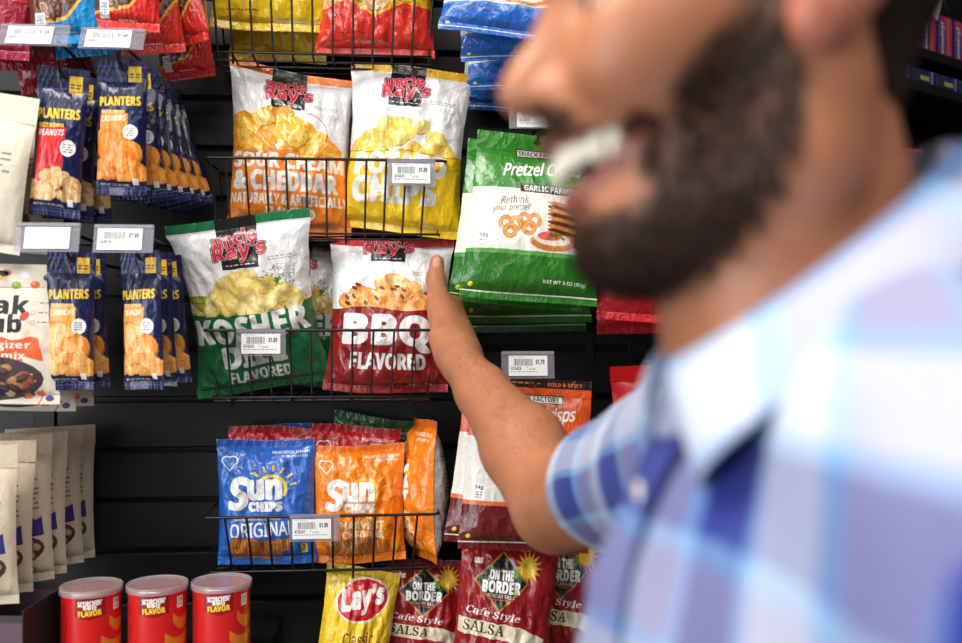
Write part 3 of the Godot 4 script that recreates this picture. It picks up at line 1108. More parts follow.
	a.fit("NET WT", 260, 196, 110, 26, C8(80, 10, 16))
	keep("red_snack_print", a)
	# -- short crisp can wrapper (a full turn): the mascot is left off
	a = Canvas.new(self, 1024, 420, C8(214, 30, 32))
	r = dice(71)
	for s in 2:
		var x := s * 512.0
		a.poly(PackedVector2Array([Vector2(x + 130, 10), Vector2(x + 300, 10), Vector2(x + 300, 110), Vector2(x + 215, 130), Vector2(x + 130, 110)]), C8(150, 20, 26))
		a.fit("SCORCHIN'", x + 150, 28, 130, 26, white, {"grow": 1.5, "turn": -3.0})
		a.fit("BBQ", x + 180, 56, 70, 20, white, {"grow": 1.5})
		a.fit("FLAVOR", x + 152, 78, 126, 28, C8(250, 214, 60), {"grow": 1.5, "turn": -3.0})
		a.rect(x + 352, 34, 48, 60, C8(238, 236, 230))
		a.fit("210", x + 356, 42, 38, 20, C8(40, 40, 40))
		a.small_print(x + 358, 68, 36, 2, 10, C8(60, 60, 60), r)
		for c in [[390, 150, 66], [360, 250, 84], [420, 330, 76]]:
			var up := PackedVector2Array()
			for k in 13:
				up.append(Vector2(x + c[0] + lerpf(-1, 1, k / 12.0) * c[2], c[1] - 30 + 60 * pow(lerpf(-1, 1, k / 12.0), 2.0) * -0.6 + 30))
			for k in 13:
				up.append(Vector2(x + c[0] + lerpf(1, -1, k / 12.0) * c[2], c[1] + 62 - 50 * pow(lerpf(1, -1, k / 12.0), 2.0)))
			a.poly(up, C8(226, 128, 36))
		a.small_print(x + 20, 40, 60, 18, 16, C8(90, 10, 14), r)
	keep("can_print", a, 0.32, 0.0)
	# -- price labels
	for v in [["label_189_print", "$1.89", "474241"], ["label_179_print", "$1.79", "473428"], ["label_169_print", "$1.69", "468018"]]:
		r = dice(v[2].to_int())
		a = Canvas.new(self, 320, 180, C8(238, 238, 238))
		a.small_print(20, 10, 120, 1, 9, C8(130, 130, 130), r)
		a.bars(44, 28, 150, 62, C8(40, 40, 44), r)
		a.fit(v[1], 224, 34, 70, 46, C8(40, 40, 44), {"grow": 0.6})
		a.fit(v[2], 18, 98, 84, 30, C8(40, 40, 44))
		a.fit("1", 146, 98, 8, 16, C8(60, 60, 60))
		a.fit("6-24", 170, 112, 50, 14, C8(90, 90, 90))
		a.small_print(18, 140, 270, 1, 14, C8(80, 80, 84), r)
		keep(v[0], a, 0.6, 0.0)
	# -- side rack boxes
	a = Canvas.new(self, 200, 360, C8(226, 70, 120))
	a.rect(0, 0, 46, 360, C8(60, 40, 120))
	a.rect(160, 0, 40, 360, C8(236, 120, 90))
	a.ell(102, 180, 46, 150, C8(70, 60, 160))
	a.fit("Benadryl", -30, 150, 264, 56, white, {"turn": -90.0, "grow": 2.0})
	keep("pink_box_print", a, 0.4, 0.0)
	a = Canvas.new(self, 400, 200, C8(96, 40, 120))
	a.poly(PackedVector2Array([Vector2(0, 0), Vector2(400, 0), Vector2(400, 50), Vector2(0, 90)]), C8(226, 110, 60))
	a.poly(PackedVector2Array([Vector2(0, 20), Vector2(400, 10), Vector2(400, 70), Vector2(0, 110)]), C8(150, 40, 110))
	a.fit("Allegra", 60, 90, 280, 70, white, {"grow": 2.0})
	keep("purple_box_print", a, 0.4, 0.0)
	a = Canvas.new(self, 300, 120, C8(36, 50, 120))
	a.rect(0, 0, 90, 120, C8(56, 60, 90))
	a.rect(100, 40, 120, 30, C8(210, 200, 90))
	a.rect(240, 0, 30, 120, C8(140, 150, 190))
	keep("navy_box_print", a, 0.4, 0.0)
	a = Canvas.new(self, 300, 300, C8(24, 60, 110))
	a.rect(150, 0, 16, 300, C8(80, 200, 220))
	a.small_print(180, 60, 100, 2, 30, white, r)
	keep("teal_box_print", a, 0.4, 0.0)
	a = Canvas.new(self, 300, 300, C8(52, 46, 50))
	a.rect(0, 30, 300, 270, C8(96, 70, 84))
	a.rect(0, 200, 110, 100, C8(246, 196, 40))
	a.fit("n", 40, 224, 56, 56, C8(40, 50, 120), {"grow": 3.0})
	keep("dark_box_print", a, 0.45, 0.0)


# ==================================================================== goods in the baskets
func build_basket_bags() -> void:
	# chip bags of the second and third basket
	bag("chip_bag", "white and orange sour cream and cheddar chip bag standing in a basket", "chip bag", "big white-topped chip bags", M.sour_cream_print, M.orange_film, 0.174, 0.233, 0.072, Vector3(-0.150, 1.626, 0.082), Vector3(-1, 2, -1.0), {"seed": 3, "top_seal": 0.013, "wave": 0.006, "slope": 0.011, "wrinkle": 0.006})
	bag("chip_bag", "white and yellow plain potato chip bag standing in a basket", "chip bag", "big white-topped chip bags", M.potato_print, M.silver_film, 0.178, 0.238, 0.072, Vector3(0.006, 1.626, 0.098), Vector3(-1, -6, -4.5), {"seed": 8, "top_seal": 0.012, "wave": 0.007, "wrinkle": 0.006, "pinch": 0.11})
	bag("chip_bag", "dark orange chip bag mostly hidden between the sour cream and potato bags", "chip bag", "big white-topped chip bags", M.orange_film, M.orange_film, 0.15, 0.19, 0.03, Vector3(-0.078, 1.628, 0.040), Vector3(-3, 0, 4.0), {"seed": 5})
	bag("chip_bag", "white and green kosher dill chip bag tilted in a basket", "chip bag", "big white-topped chip bags", M.dill_print, M.green_film, 0.194, 0.250, 0.060, Vector3(-0.182, 1.404, 0.080), Vector3(17, 2, 7.5), {"seed": 21, "top_seal": 0.015, "pinch": 0.15, "wave": 0.003, "wrinkle": 0.006, "skew": 0.7})
	bag("chip_bag", "second green dill chip bag standing behind the tilted one", "chip bag", "big white-topped chip bags", M.dill_print, M.green_film, 0.150, 0.215, 0.028, Vector3(-0.150, 1.406, 0.036), Vector3(-2, 0, -3.0), {"seed": 23})
	bag("chip_bag", "white and red barbecue chip bag gripped by the shopper's hand", "chip bag", "big white-topped chip bags", M.barbecue_print, M.red_film, 0.178, 0.219, 0.060, Vector3(-0.014, 1.400, 0.099), Vector3(-3, -2, -2.5), {"seed": 31, "pinch": 0.10, "wave": 0.006, "wrinkle": 0.0055})
	# the basket above them
	bag("chip_bag", "bright yellow chip bag lying uppermost in the top basket", "chip bag", "bags in the top basket", M.yellow_bag_print, M.yellow_film, 0.165, 0.20, 0.045, Vector3(-0.175, 1.908, 0.105), Vector3(0, 0, -2), {"seed": 41})
	bag("chip_bag", "yellow chip bag wedged at the bottom of the top basket", "chip bag", "bags in the top basket", M.yellow_bag_print, M.yellow_film, 0.140, 0.18, 0.040, Vector3(-0.170, 1.876, 0.055), Vector3(4, 0, -2), {"seed": 43})
	bag("chip_bag", "orange chip bag with a glossy red lower part in the top basket", "chip bag", "bags in the top basket", M.red_bottom_print, M.red_film, 0.168, 0.22, 0.055, Vector3(-0.028, 1.876, 0.100), Vector3(0, 0, 0), {"seed": 44, "skew": 0.6})
	# the lowest basket
	bag("wholegrain_chip_bag", "blue wholegrain chip bag with a yellow sun ring", "chip bag", "wholegrain chip bags in the lowest basket", M.wholegrain_blue_print, M.silver_film, 0.137, 0.175, 0.048, Vector3(-0.179, 1.158, 0.094), Vector3(-3, 0, 1.2), {"seed": 51, "pinch": 0.03})
	bag("wholegrain_chip_bag", "orange wholegrain chip bag facing out beside the blue one", "chip bag", "wholegrain chip bags in the lowest basket", M.wholegrain_orange_print, M.silver_film, 0.130, 0.166, 0.040, Vector3(-0.050, 1.158, 0.094), Vector3(-3, 0, 0.5), {"seed": 57, "pinch": 0.05, "wrinkle": 0.007})
	bag("wholegrain_chip_bag", "orange wholegrain chip bag turned sideways showing its silver edge", "chip bag", "wholegrain chip bags in the lowest basket", M.wholegrain_orange_print, M.silver_side_print, 0.120, 0.200, 0.060, Vector3(0.040, 1.158, 0.074), Vector3(0, -76, 0.0), {"seed": 53, "pinch": 0.05, "wrinkle": 0.006})
	bag("wholegrain_chip_bag", "red wholegrain chip bag behind the blue one", "chip bag", "wholegrain chip bags in the lowest basket", M.wholegrain_red_print, M.silver_film, 0.130, 0.186, 0.026, Vector3(-0.186, 1.160, 0.050), Vector3(-2, 0, -3.0), {"seed": 54})
	bag("wholegrain_chip_bag", "red wholegrain chip bag behind the orange one", "chip bag", "wholegrain chip bags in the lowest basket", M.wholegrain_red_print, M.silver_film, 0.130, 0.186, 0.026, Vector3(-0.066, 1.160, 0.050), Vector3(-2, 0, -3.0), {"seed": 55})
	bag("wholegrain_chip_bag", "green wholegrain chip bag sticking up at the very back", "chip bag", "wholegrain chip bags in the lowest basket", M.wholegrain_green_print, M.silver_film, 0.120, 0.200, 0.020, Vector3(-0.058, 1.160, 0.022), Vector3(-1, 0, -8.0), {"seed": 56})
	bag("wholegrain_chip_bag", "blue wholegrain chip bag whose top edge peeps out behind a red bag", "chip bag", "wholegrain chip bags in the lowest basket", M.wholegrain_blue_print, M.silver_film, 0.110, 0.187, 0.020, Vector3(-0.175, 1.160, 0.022), Vector3(-1, 0, 0.0), {"seed": 58})


# ==================================================================== peg hooks and what hangs on them
func peg_hook(label: String, x: float, y: float, length: float, group: String, tag_arm := 0.0) -> void:
	var t := thing("peg_hook", label, "hook", Vector3(x, y, 0.0), Vector3.ZERO, group)
	part("back_plate", block(Vector3(0.03, 0.045, 0.004), 0.001), M.black_plastic, t, Vector3(0, 0.012, 0.0028))
	part("arm", tube([Vector3(0, 0, 0.004), Vector3(0, 0, length - 0.02), Vector3(0, 0.004, length - 0.008), Vector3(0, 0.014, length)], 0.0024, 8), M.black_wire, t)
	if tag_arm > 0.0:
		part("tag_arm", tube([Vector3(0.006, 0.022, 0.004), Vector3(0.006, 0.026, length * 0.6), Vector3(0.004, tag_arm, length + 0.012)], 0.0022, 8), M.black_wire, t)

func build_left_pegs() -> void:
	var nuts := "navy nut packs on the pegs"
	# upper pair of pegs
	peg_hook("black peg hook carrying the salted peanut packs", -0.403, 1.799, 0.285, "peg hooks with price tags", 0.034)
	peg_hook("black peg hook carrying the upper orange cashew packs", -0.333, 1.811, 0.285, "peg hooks with price tags", 0.024)
	var p := pouch("nut_pack", "navy pack of salted peanuts with a red panel, hanging foremost on its peg", "nut pack", nuts, M.peanut_pack_print, M.blue_film, 0.060, 0.182, 0.020, 0.026, Vector3(-0.403, 1.798, 0.262), Vector3(3, 4, -4.5), {"seed": 2})
	copy(p, Vector3(-0.403, 1.798, 0.222), Vector3(2, 10, -3), "navy pack of salted peanuts half hidden directly behind the foremost one")
	copy(p, Vector3(-0.403, 1.798, 0.180), Vector3(1, 4, 1), "navy pack of salted peanuts at the back of the peanut peg")
	var c := pouch("nut_pack", "navy pack of honey-coloured cashews, foremost on the upper cashew peg", "nut pack", nuts, M.cashew_pack_print, M.blue_film, 0.061, 0.166, 0.022, 0.026, Vector3(-0.333, 1.810, 0.262), Vector3(3, -2, -1.5), {"seed": 4})
	var back := [[-0.329, 0.222, 6, 0], [-0.326, 0.190, 12, -1], [-0.317, 0.150, 2, -3], [-0.305, 0.108, -2, -4], [-0.298, 0.070, 2, -3]]
	for k in back.size():
		copy(c, Vector3(-0.333, 1.810, back[k][1]), Vector3(2, back[k][2], 5.0 + k * 3.0), "navy cashew pack, %s in line on the upper cashew peg" % ["second", "third", "fourth", "fifth", "last"][k])
	# lower pair
	peg_hook("black peg hook carrying the lower nut packs beside the trail mix pouch", -0.397, 1.577, 0.275, "peg hooks with price tags", 0.032)
	peg_hook("black peg hook carrying the lower nut packs beside the dill chip bag", -0.314, 1.577, 0.275, "peg hooks with price tags", 0.032)
	var d := pouch("nut_pack", "navy pack of crunchy nuts hanging beside the trail mix pouch, foremost", "nut pack", nuts, M.crunchy_pack_print, M.blue_film, 0.058, 0.173, 0.020, 0.026, Vector3(-0.397, 1.576, 0.252), Vector3(2, 2, -1.5), {"seed": 6})
	copy(d, Vector3(-0.397, 1.576, 0.212), Vector3(2, 6, 1.5), "navy pack of crunchy nuts behind the foremost one beside the trail mix pouch")
	var e: Node3D = copy(d, Vector3(-0.314, 1.576, 0.252), Vector3(2, -22, 0.5), "navy pack of crunchy nuts, foremost on the peg beside the dill bag")
	copy(d, Vector3(-0.314, 1.576, 0.205), Vector3(2, -10, 2.0), "navy pack of crunchy nuts, second on the peg beside the dill bag")
	copy(d, Vector3(-0.314, 1.576, 0.155), Vector3(2, 4, 4.5), "navy pack of crunchy nuts, rearmost on the peg beside the dill bag")
	# paper pouches at the outer left
	peg_hook("black peg hook carrying the cream pouches with a green brush stroke", -0.494, 1.765, 0.295, "peg hooks of the paper pouches")
	var g := pouch("snack_pouch", "cream paper pouch with a green brush stroke, foremost on its peg", "pouch", "cream pouches with green print", M.green_pouch_print, M.beige_paper, 0.132, 0.190, 0.034, 0.030, Vector3(-0.494, 1.764, 0.275), Vector3(2, 0, -8.0), {"seed": 12, "wrinkle": 0.0025})
	copy(g, Vector3(-0.494, 1.764, 0.215), Vector3(2, 4, -2.0), "cream paper pouch with a green brush stroke, second on its peg")
	peg_hook("black peg hook carrying the trail mix pouches with an orange band", -0.478, 1.560, 0.285, "peg hooks of the paper pouches")
	var m := pouch("snack_pouch", "cream trail mix pouch with an orange band, foremost on its peg", "pouch", "trail mix pouches", M.trail_mix_print, M.beige_paper, 0.136, 0.172, 0.034, 0.026, Vector3(-0.478, 1.559, 0.250), Vector3(2, 0, -1.0), {"seed": 14, "wrinkle": 0.0025})
	copy(m, Vector3(-0.478, 1.545, 0.190), Vector3(2, 0, -1.0), "cream trail mix pouch, second on its peg, only its lower edge in sight")
	copy(m, Vector3(-0.478, 1.545, 0.130), Vector3(2, 3, 0.5), "cream trail mix pouch, third on its peg, only a corner in sight")
	peg_hook("black peg hook carrying the row of beige pouches below the trail mix", -0.515, 1.340, 0.29, "peg hooks of the paper pouches")
	var q := pouch("snack_pouch", "beige paper pouch with a navy brush stroke, foremost of the hanging row", "pouch", "beige pouches hanging in a row", M.blue_pouch_print, M.beige_paper, 0.118, 0.196, 0.026, 0.026, Vector3(-0.515, 1.339, 0.272), Vector3(2, 8, 0.0), {"seed": 16, "wrinkle": 0.0028})
	var words := ["second", "third", "fourth", "fifth", "last"]
	for k in 5:
		copy(q, Vector3(-0.510 + k * 0.006, 1.339, 0.229 - k * 0.042), Vector3(3, 20 + (k * 7) % 11, [-1.0, 1.5, 0.0, 2.0, 0.5][k]), "beige paper pouch with a navy brush stroke, %s in the hanging row" % words[k])
	# nut bags whose lower ends reach into view at the top
	peg_hook("black peg hook carrying the blue almond bags", -0.415, 2.005, 0.27, "peg hooks above the nut packs")
	peg_hook("black peg hook carrying the red almond bags over the cashew packs", -0.328, 2.010, 0.27, "peg hooks above the nut packs")
	peg_hook("black peg hook carrying the red almond bags beside the top basket", -0.300, 2.014, 0.20, "peg hooks above the nut packs")
	peg_hook("black peg hook carrying the crimson bags", -0.492, 2.000, 0.27, "peg hooks above the nut packs")
	var b := pouch("almond_bag", "sky blue almond bag, foremost over the left price tag", "nut bag", "almond bags", M.blue_nut_print, M.sky_film, 0.086, 0.168, 0.032, 0.02, Vector3(-0.415, 2.004, 0.245), Vector3(2, 0, 3), {"seed": 18})
	copy(b, Vector3(-0.415, 2.000, 0.200), Vector3(2, 6, 9), "sky blue almond bag just behind the foremost blue one")
	var w := pouch("almond_bag", "red almond bag, foremost over the cashew packs", "nut bag", "almond bags", M.red_nut_print, M.red_film, 0.080, 0.156, 0.030, 0.02, Vector3(-0.328, 2.009, 0.250), Vector3(2, 0, -2), {"seed": 19})
	copy(w, Vector3(-0.328, 1.992, 0.205), Vector3(2, 4, 7), "red almond bag hanging behind the foremost one over the cashew packs")
	copy(w, Vector3(-0.300, 2.010, 0.160), Vector3(2, -30, 9), "red almond bag turned askew next to the top basket")
	copy(w, Vector3(-0.304, 1.985, 0.100), Vector3(2, -12, 6), "dark red lower almond bag behind the askew one")
	var x := pouch("crimson_bag", "crimson glossy bag behind the left price tag", "snack bag", "crimson bags at the upper left", M.dark_red_print, M.dark_red_film, 0.100, 0.180, 0.03, 0.02, Vector3(-0.492, 1.998, 0.180), Vector3(2, 0, 3), {"seed": 20})
	copy(x, Vector3(-0.492, 1.998, 0.240), Vector3(2, 0, -4), "crimson glossy bag hanging foremost at the upper left")
	copy(x, Vector3(-0.492, 1.985, 0.120), Vector3(2, 10, 12), "crimson glossy bag hanging rearmost at the upper left")

func build_right_pegs() -> void:
	var g1 := "pretzel bags on the right pegs"
	peg_hook("black peg hook carrying the blue pretzel bags", 0.165, 2.005, 0.20, "peg hooks right of the baskets")
	var b := pouch("pretzel_bag", "blue ribbed pretzel bag, foremost on its peg", "pretzel bag", g1, M.pretzel_blue_print, M.silver_film, 0.178, 0.135, 0.034, 0.02, Vector3(0.160, 2.004, 0.172), Vector3(-12, -4, -6), {"seed": 61, "wrinkle": 0.004})
	copy(b, Vector3(0.166, 1.985, 0.128), Vector3(-12, 4, 5), "blue ribbed pretzel bag, second on its peg")
	copy(b, Vector3(0.185, 1.958, 0.085), Vector3(-8, 0, 3), "blue ribbed pretzel bag, third on its peg")
	copy(b, Vector3(0.190, 1.937, 0.040), Vector3(-4, 0, -2), "blue ribbed pretzel bag, rearmost on its peg")
	peg_hook("black peg hook carrying the green pretzel bags", 0.194, 1.748, 0.19, "peg hooks right of the baskets", 0.03)
	var g := pouch("pretzel_bag", "green garlic parmesan pretzel bag, foremost on its peg", "pretzel bag", g1, M.pretzel_green_print, M.bright_green_film, 0.192, 0.232, 0.044, 0.022, Vector3(0.196, 1.747, 0.155), Vector3(-6, 4, -4.5), {"seed": 63, "skew": 0.65, "pinch": 0.03, "taper": 0.12, "wrinkle": 0.003})
	copy(g, Vector3(0.186, 1.742, 0.110), Vector3(-6, 4, -5.5), "green garlic parmesan pretzel bag, second on its peg, edge showing")
	copy(g, Vector3(0.192, 1.720, 0.066), Vector3(-3, 0, 0), "green pretzel bag, third on its peg, only the bottom showing")
	copy(g, Vector3(0.192, 1.706, 0.024), Vector3(0, 0, 0.5), "green pretzel bag against the slatwall, bottom edge lowest")
	peg_hook("black peg hook carrying the orange pretzel bags", 0.190, 1.412, 0.19, "peg hooks right of the baskets", 0.03)
	var o := pouch("pretzel_bag", "orange bold and spicy pretzel bag hanging behind the forearm", "pretzel bag", g1, M.pretzel_orange_print, M.orange_film, 0.182, 0.236, 0.040, 0.022, Vector3(0.188, 1.411, 0.150), Vector3(-4, 2, -3.5), {"seed": 65, "skew": 0.65, "pinch": 0.03, "taper": 0.06, "wrinkle": 0.003})
	copy(o, Vector3(0.184, 1.405, 0.100), Vector3(-6, 2, -7), "orange pretzel bag, second on its peg behind the forearm")
	peg_hook("black peg hook carrying the red snack bags beside the green pretzel bags", 0.365, 1.680, 0.17, "peg hooks right of the baskets")
	var r := pouch("red_snack_bag", "glossy red snack bag with a clear window strip, foremost beside the green pretzels", "snack bag", "red snack bags", M.red_snack_print, M.red_film, 0.150, 0.190, 0.036, 0.02, Vector3(0.365, 1.679, 0.130), Vector3(-6, 0, -3), {"seed": 67})
	copy(r, Vector3(0.365, 1.664, 0.070), Vector3(-2, 0, 2), "glossy red snack bag hanging lower behind the foremost red one")
	peg_hook("black peg hook carrying the ridged red pack under the seam", 0.375, 1.440, 0.15, "peg hooks right of the baskets")
	pouch("red_snack_bag", "ridged red pack hanging low behind the shopper's shoulder", "snack bag", "red snack bags", M.red_film, M.red_film, 0.120, 0.180, 0.03, 0.02, Vector3(0.368, 1.428, 0.110), Vector3(0, 0, 2), {"seed": 69})


# ==================================================================== low shelf: cans and more bags
func crisp_can(label: String, at: Vector3, turn: float) -> void:
	var t := thing("crisp_can", label, "can", at, Vector3(0, turn, 0), "short red crisp cans")
	part("can_body", lathe([Vector2(0.0, 0.0), Vector2(0.0355, 0.0), Vector2(0.0365, 0.0015), Vector2(0.0365, 0.100), Vector2(0.0360, 0.1005)], 48, PI), M.can_print, t)
	part("rolled_rim", lathe([Vector2(0.0355, 0.0995), Vector2(0.0375, 0.1005), Vector2(0.0378, 0.102), Vector2(0.0365, 0.103), Vector2(0.035, 0.102)], 48), M.can_metal, t)
	part("foil_seal", lathe([Vector2(0.0, 0.1015), Vector2(0.0354, 0.1015)], 48), M.can_foil, t)
	var l := part("lid", lathe([Vector2(0.0386, 0.0975), Vector2(0.0390, 0.098), Vector2(0.0390, 0.1050), Vector2(0.0380, 0.1060), Vector2(0.0365, 0.1055), Vector2(0.0352, 0.1040), Vector2(0.0, 0.1040)], 48), M.can_lid, t)
	l.set_meta("label", "milky clear plastic lid")

func build_low_shelf() -> void:
	mat("can_metal", Color(0.78, 0.78, 0.78), 0.3, 0.9)
	mat("can_foil", Color(0.62, 0.10, 0.12), 0.4, 0.1)
	var lid := mat("can_lid", Color(0.92, 0.86, 0.87, 0.30), 0.22)
	lid.transparency = BaseMaterial3D.TRANSPARENCY_ALPHA
	var s := thing("display_shelf", "black metal shelf under the red crisp cans", "shelf", Vector3(-0.42, 1.050, 0.15))
	part("board", block(Vector3(0.50, 0.012, 0.30), 0.002), M.shelf_metal, s, Vector3(0, 0.0, 0.0))
	part("front_lip", block(Vector3(0.50, 0.03, 0.004), 0.001), M.shelf_metal, s, Vector3(0, -0.012, 0.152))
	part("bracket", block(Vector3(0.004, 0.05, 0.28), 0.001), M.shelf_metal, s, Vector3(-0.24, -0.031, -0.008))
	part("bracket", block(Vector3(0.004, 0.05, 0.28), 0.001), M.shelf_metal, s, Vector3(0.24, -0.031, -0.008))
	crisp_can("short red crisp can with a clear lid, next to the dark carton", Vector3(-0.389, 1.0562, 0.200), -62.0)
	crisp_can("short red crisp can with a clear lid, between the two others", Vector3(-0.307, 1.0562, 0.196), -70.0)
	crisp_can("short red crisp can with a clear lid, below the blue chip bag", Vector3(-0.226, 1.0562, 0.192), -72.0)
	var b := thing("carton", "dark open carton with a yellow corner under the beige pouches", "box", Vector3(-0.495, 1.0562, 0.21), Vector3(0, -6, 0))
	part("front_panel", card(0.105, 0.088, 0.002), M.dark_box_print, b, Vector3(0, 0.044, 0.055))
	part("back_panel", card(0.105, 0.100, 0.002), M.dark_box_print, b, Vector3(0, 0.050, -0.055))
	for sx in [-1.0, 1.0]:
		part("side_panel", block(Vector3(0.002, 0.094, 0.110), 0.0005), M.dark_carton, b, Vector3(sx * 0.0525, 0.047, 0))
	part("bottom_panel", block(Vector3(0.104, 0.002, 0.110), 0.0005), M.dark_carton, b, Vector3(0, 0.001, 0))
	# the shelf of the bottom bags
	var s2 := thing("display_shelf", "black metal shelf under the yellow and red salsa bags", "shelf", Vector3(0.13, 0.940, 0.10))
	part("board", block(Vector3(0.56, 0.012, 0.20), 0.002), M.shelf_metal, s2)
	part("front_lip", block(Vector3(0.56, 0.03, 0.004), 0.001), M.shelf_metal, s2, Vector3(0, -0.012, 0.102))
	bag("yellow_chip_bag", "yellow classic potato chip bag with a red oval badge, leaning", "chip bag", "", M.classic_print, M.silver_film, 0.108, 0.198, 0.050, Vector3(-0.072, 0.956, 0.130), Vector3(-6, 14, -11), {"seed": 71, "bend": -0.01})
	var gp := "red salsa tortilla chip bags"
	bag("tortilla_bag", "red salsa tortilla chip bag beside the yellow classic bag", "chip bag", gp, M.salsa_print, M.red_film, 0.136, 0.200, 0.050, Vector3(0.036, 0.952, 0.068), Vector3(-2, 4, -5), {"seed": 73, "pinch": 0.04})
	var t := bag("tortilla_bag", "red salsa tortilla chip bag, middle one of three", "chip bag", gp, M.salsa_print, M.red_film, 0.138, 0.236, 0.050, Vector3(0.138, 0.953, 0.132), Vector3(-2, -4, -6), {"seed": 74, "pinch": 0.04})
	copy(t, Vector3(0.236, 0.952, 0.072), Vector3(-2, 0, -5), "red salsa tortilla chip bag next to the shopper's shirt")


# ==================================================================== side rack with medicine boxes
func carton_box(called: String, label: String, group: String, size: Vector3, face: Material, side: Material, at: Vector3, turn: Vector3) -> Node3D:
	var t := thing(called, label, "box", at, turn, group)
	part("carton_body", block(size, 0.0008), side, t, Vector3(0, size.y * 0.5, 0))
	part("front_face", card(size.x - 0.002, size.y - 0.002, 0.0006), face, t, Vector3(0, size.y * 0.5, size.z * 0.5 + 0.0004))
	return t

func build_side_rack() -> void:
	mat("pink_card", Color(0.80, 0.25, 0.42), 0.5)
	mat("purple_card", Color(0.36, 0.14, 0.44), 0.5)
	mat("navy_card", Color(0.13, 0.18, 0.42), 0.5)
	var turn := 32.0                                                  # the rack stands askew to the slatwall
	var base := Transform3D(Basis(Vector3.UP, deg_to_rad(turn)), Vector3(0.74, 0.0, -0.10))
	var rot := Vector3(0, turn, 0)
	var r := thing("medicine_rack", "black metal rack of medicine shelves beyond the shopper's neck", "rack", base.origin, rot)
	part("back_panel", block(Vector3(1.0, 2.3, 0.02), 0.002), M.shelf_metal, r, Vector3(0.5, 1.15, -0.20))
	part("plinth", block(Vector3(1.0, 0.12, 0.26), 0.003), M.shelf_metal, r, Vector3(0.5, 0.06, -0.06))
	for y in [0.55, 1.05, 1.45, 1.755, 1.92, 1.995]:
		var sh := part("shelf", block(Vector3(1.0, 0.012, 0.22 if y < 1.95 else 0.17), 0.002), M.shelf_metal, r, Vector3(0.5, y, -0.08))
		part("shelf_lip", block(Vector3(1.0, 0.018, 0.004), 0.001), M.shelf_metal, sh, Vector3(0, 0.002, 0.112 if y < 1.95 else 0.087))
	var first: Node3D = null
	for k in 9:
		var at := base * Vector3(0.10 + k * 0.062, 2.0015, -0.055)
		if first == null:
			first = carton_box("medicine_box", "upright pink and purple allergy medicine box on the rack's top shelf", "pink medicine boxes", Vector3(0.056, 0.10, 0.05), M.pink_box_print, M.pink_card, at, rot)
		else:
			copy(first, at, rot)
	first = null
	for k in 9:
		var at := base * Vector3(0.08 + k * 0.085, 1.9265, -0.04)
		if first == null:
			first = carton_box("lying_medicine_box", "navy medicine box lying flat below the pink boxes", "navy medicine boxes", Vector3(0.080, 0.034, 0.12), M.navy_box_print, M.navy_card, at, rot)
		else:
			copy(first, at, rot)
	carton_box("purple_box", "purple and orange allergy medicine box standing askew on the lower rack shelf", "", Vector3(0.11, 0.058, 0.04), M.purple_box_print, M.purple_card, base * Vector3(0.235, 1.7615, -0.035), rot + Vector3(0, -20, 0))
	carton_box("teal_box", "dark blue medicine box with a light blue stripe beside the purple one", "", Vector3(0.075, 0.065, 0.04), M.teal_box_print, M.navy_card, base * Vector3(0.10, 1.7615, -0.02), rot)
	var c := thing("shelf_card", "pale grey card clipped to a black hook above the pink boxes", "sign", base * Vector3(0.175, 2.072, 0.075), rot)
	part("card", card(0.070, 0.070, 0.001), M.white_paper, c, Vector3.ZERO, Vector3(0, 0, -24))
	part("hook_arm", tube([Vector3(0.03, 0.03, -0.26), Vector3(0.03, 0.03, -0.02), Vector3(0.045, -0.01, 0.0), Vector3(0.06, -0.03, 0.0)], 0.003, 8), M.black_wire, c)


# ==================================================================== price tags
func price_tag(label: String, print_: Material, at: Vector3, turn: Vector3, w := 0.068, h := 0.036, slip := 0.0) -> void:
	var t := thing("price_tag", label, "price tag", at, turn, "price tags")
	part("plastic_holder", card(w, h, 0.0012), M.clear_plastic, t)
	part("holder_rail", block(Vector3(w, 0.005, 0.003), 0.0008), M.clear_rib, t, Vector3(0, h * 0.5 - 0.002, 0.0005))
	part("paper_label", card(0.052, 0.027, 0.0004), print_, t, Vector3(slip, -0.001, 0.0016))

func build_price_tags() -> void:
	price_tag("clear price tag reading $1.89 clipped over the plain potato chip bag", M.label_189_print, Vector3(0.022, 1.704, 0.1505), Vector3(0, 0, 0), 0.066, 0.036)
	price_tag("clear price tag reading $1.89 clipped over the dill chip bag", M.label_189_print, Vector3(-0.181, 1.471, 0.1505), Vector3(0, 0, 0), 0.066, 0.036)
	price_tag("clear price tag reading $1.89 between the blue and orange wholegrain bags", M.label_189_print, Vector3(-0.109, 1.219, 0.1505), Vector3(0, 0, 0), 0.068, 0.037, -0.004)
	price_tag("clear price tag reading $1.69 above the salted peanut packs", M.label_169_print, Vector3(-0.425, 1.838, 0.300), Vector3(-28, 0, 0), 0.080, 0.032, -0.004)
	price_tag("clear price tag reading $1.69 above the upper cashew packs", M.label_169_print, Vector3(-0.335, 1.836, 0.300), Vector3(-28, 0, 0), 0.075, 0.032, -0.004)
	price_tag("clear price tag with a blank white label above the crunchy nut packs", M.white_paper, Vector3(-0.412, 1.600, 0.292), Vector3(-15, 0, 0), 0.074, 0.036, 0.0)
	price_tag("clear price tag reading $1.69 above the crunchy nut packs beside the dill bag", M.label_169_print, Vector3(-0.324, 1.599, 0.292), Vector3(-15, 0, 0), 0.070, 0.035, -0.004)
	price_tag("clear price tag reading $1.79 above the green pretzel bags", M.label_179_print, Vector3(0.187, 1.772, 0.205), Vector3(-8, 0, 0), 0.073, 0.032)
	price_tag("clear price tag reading $1.79 above the orange pretzel bags", M.label_179_print, Vector3(0.176, 1.442, 0.205), Vector3(-8, 0, 0), 0.071, 0.036)


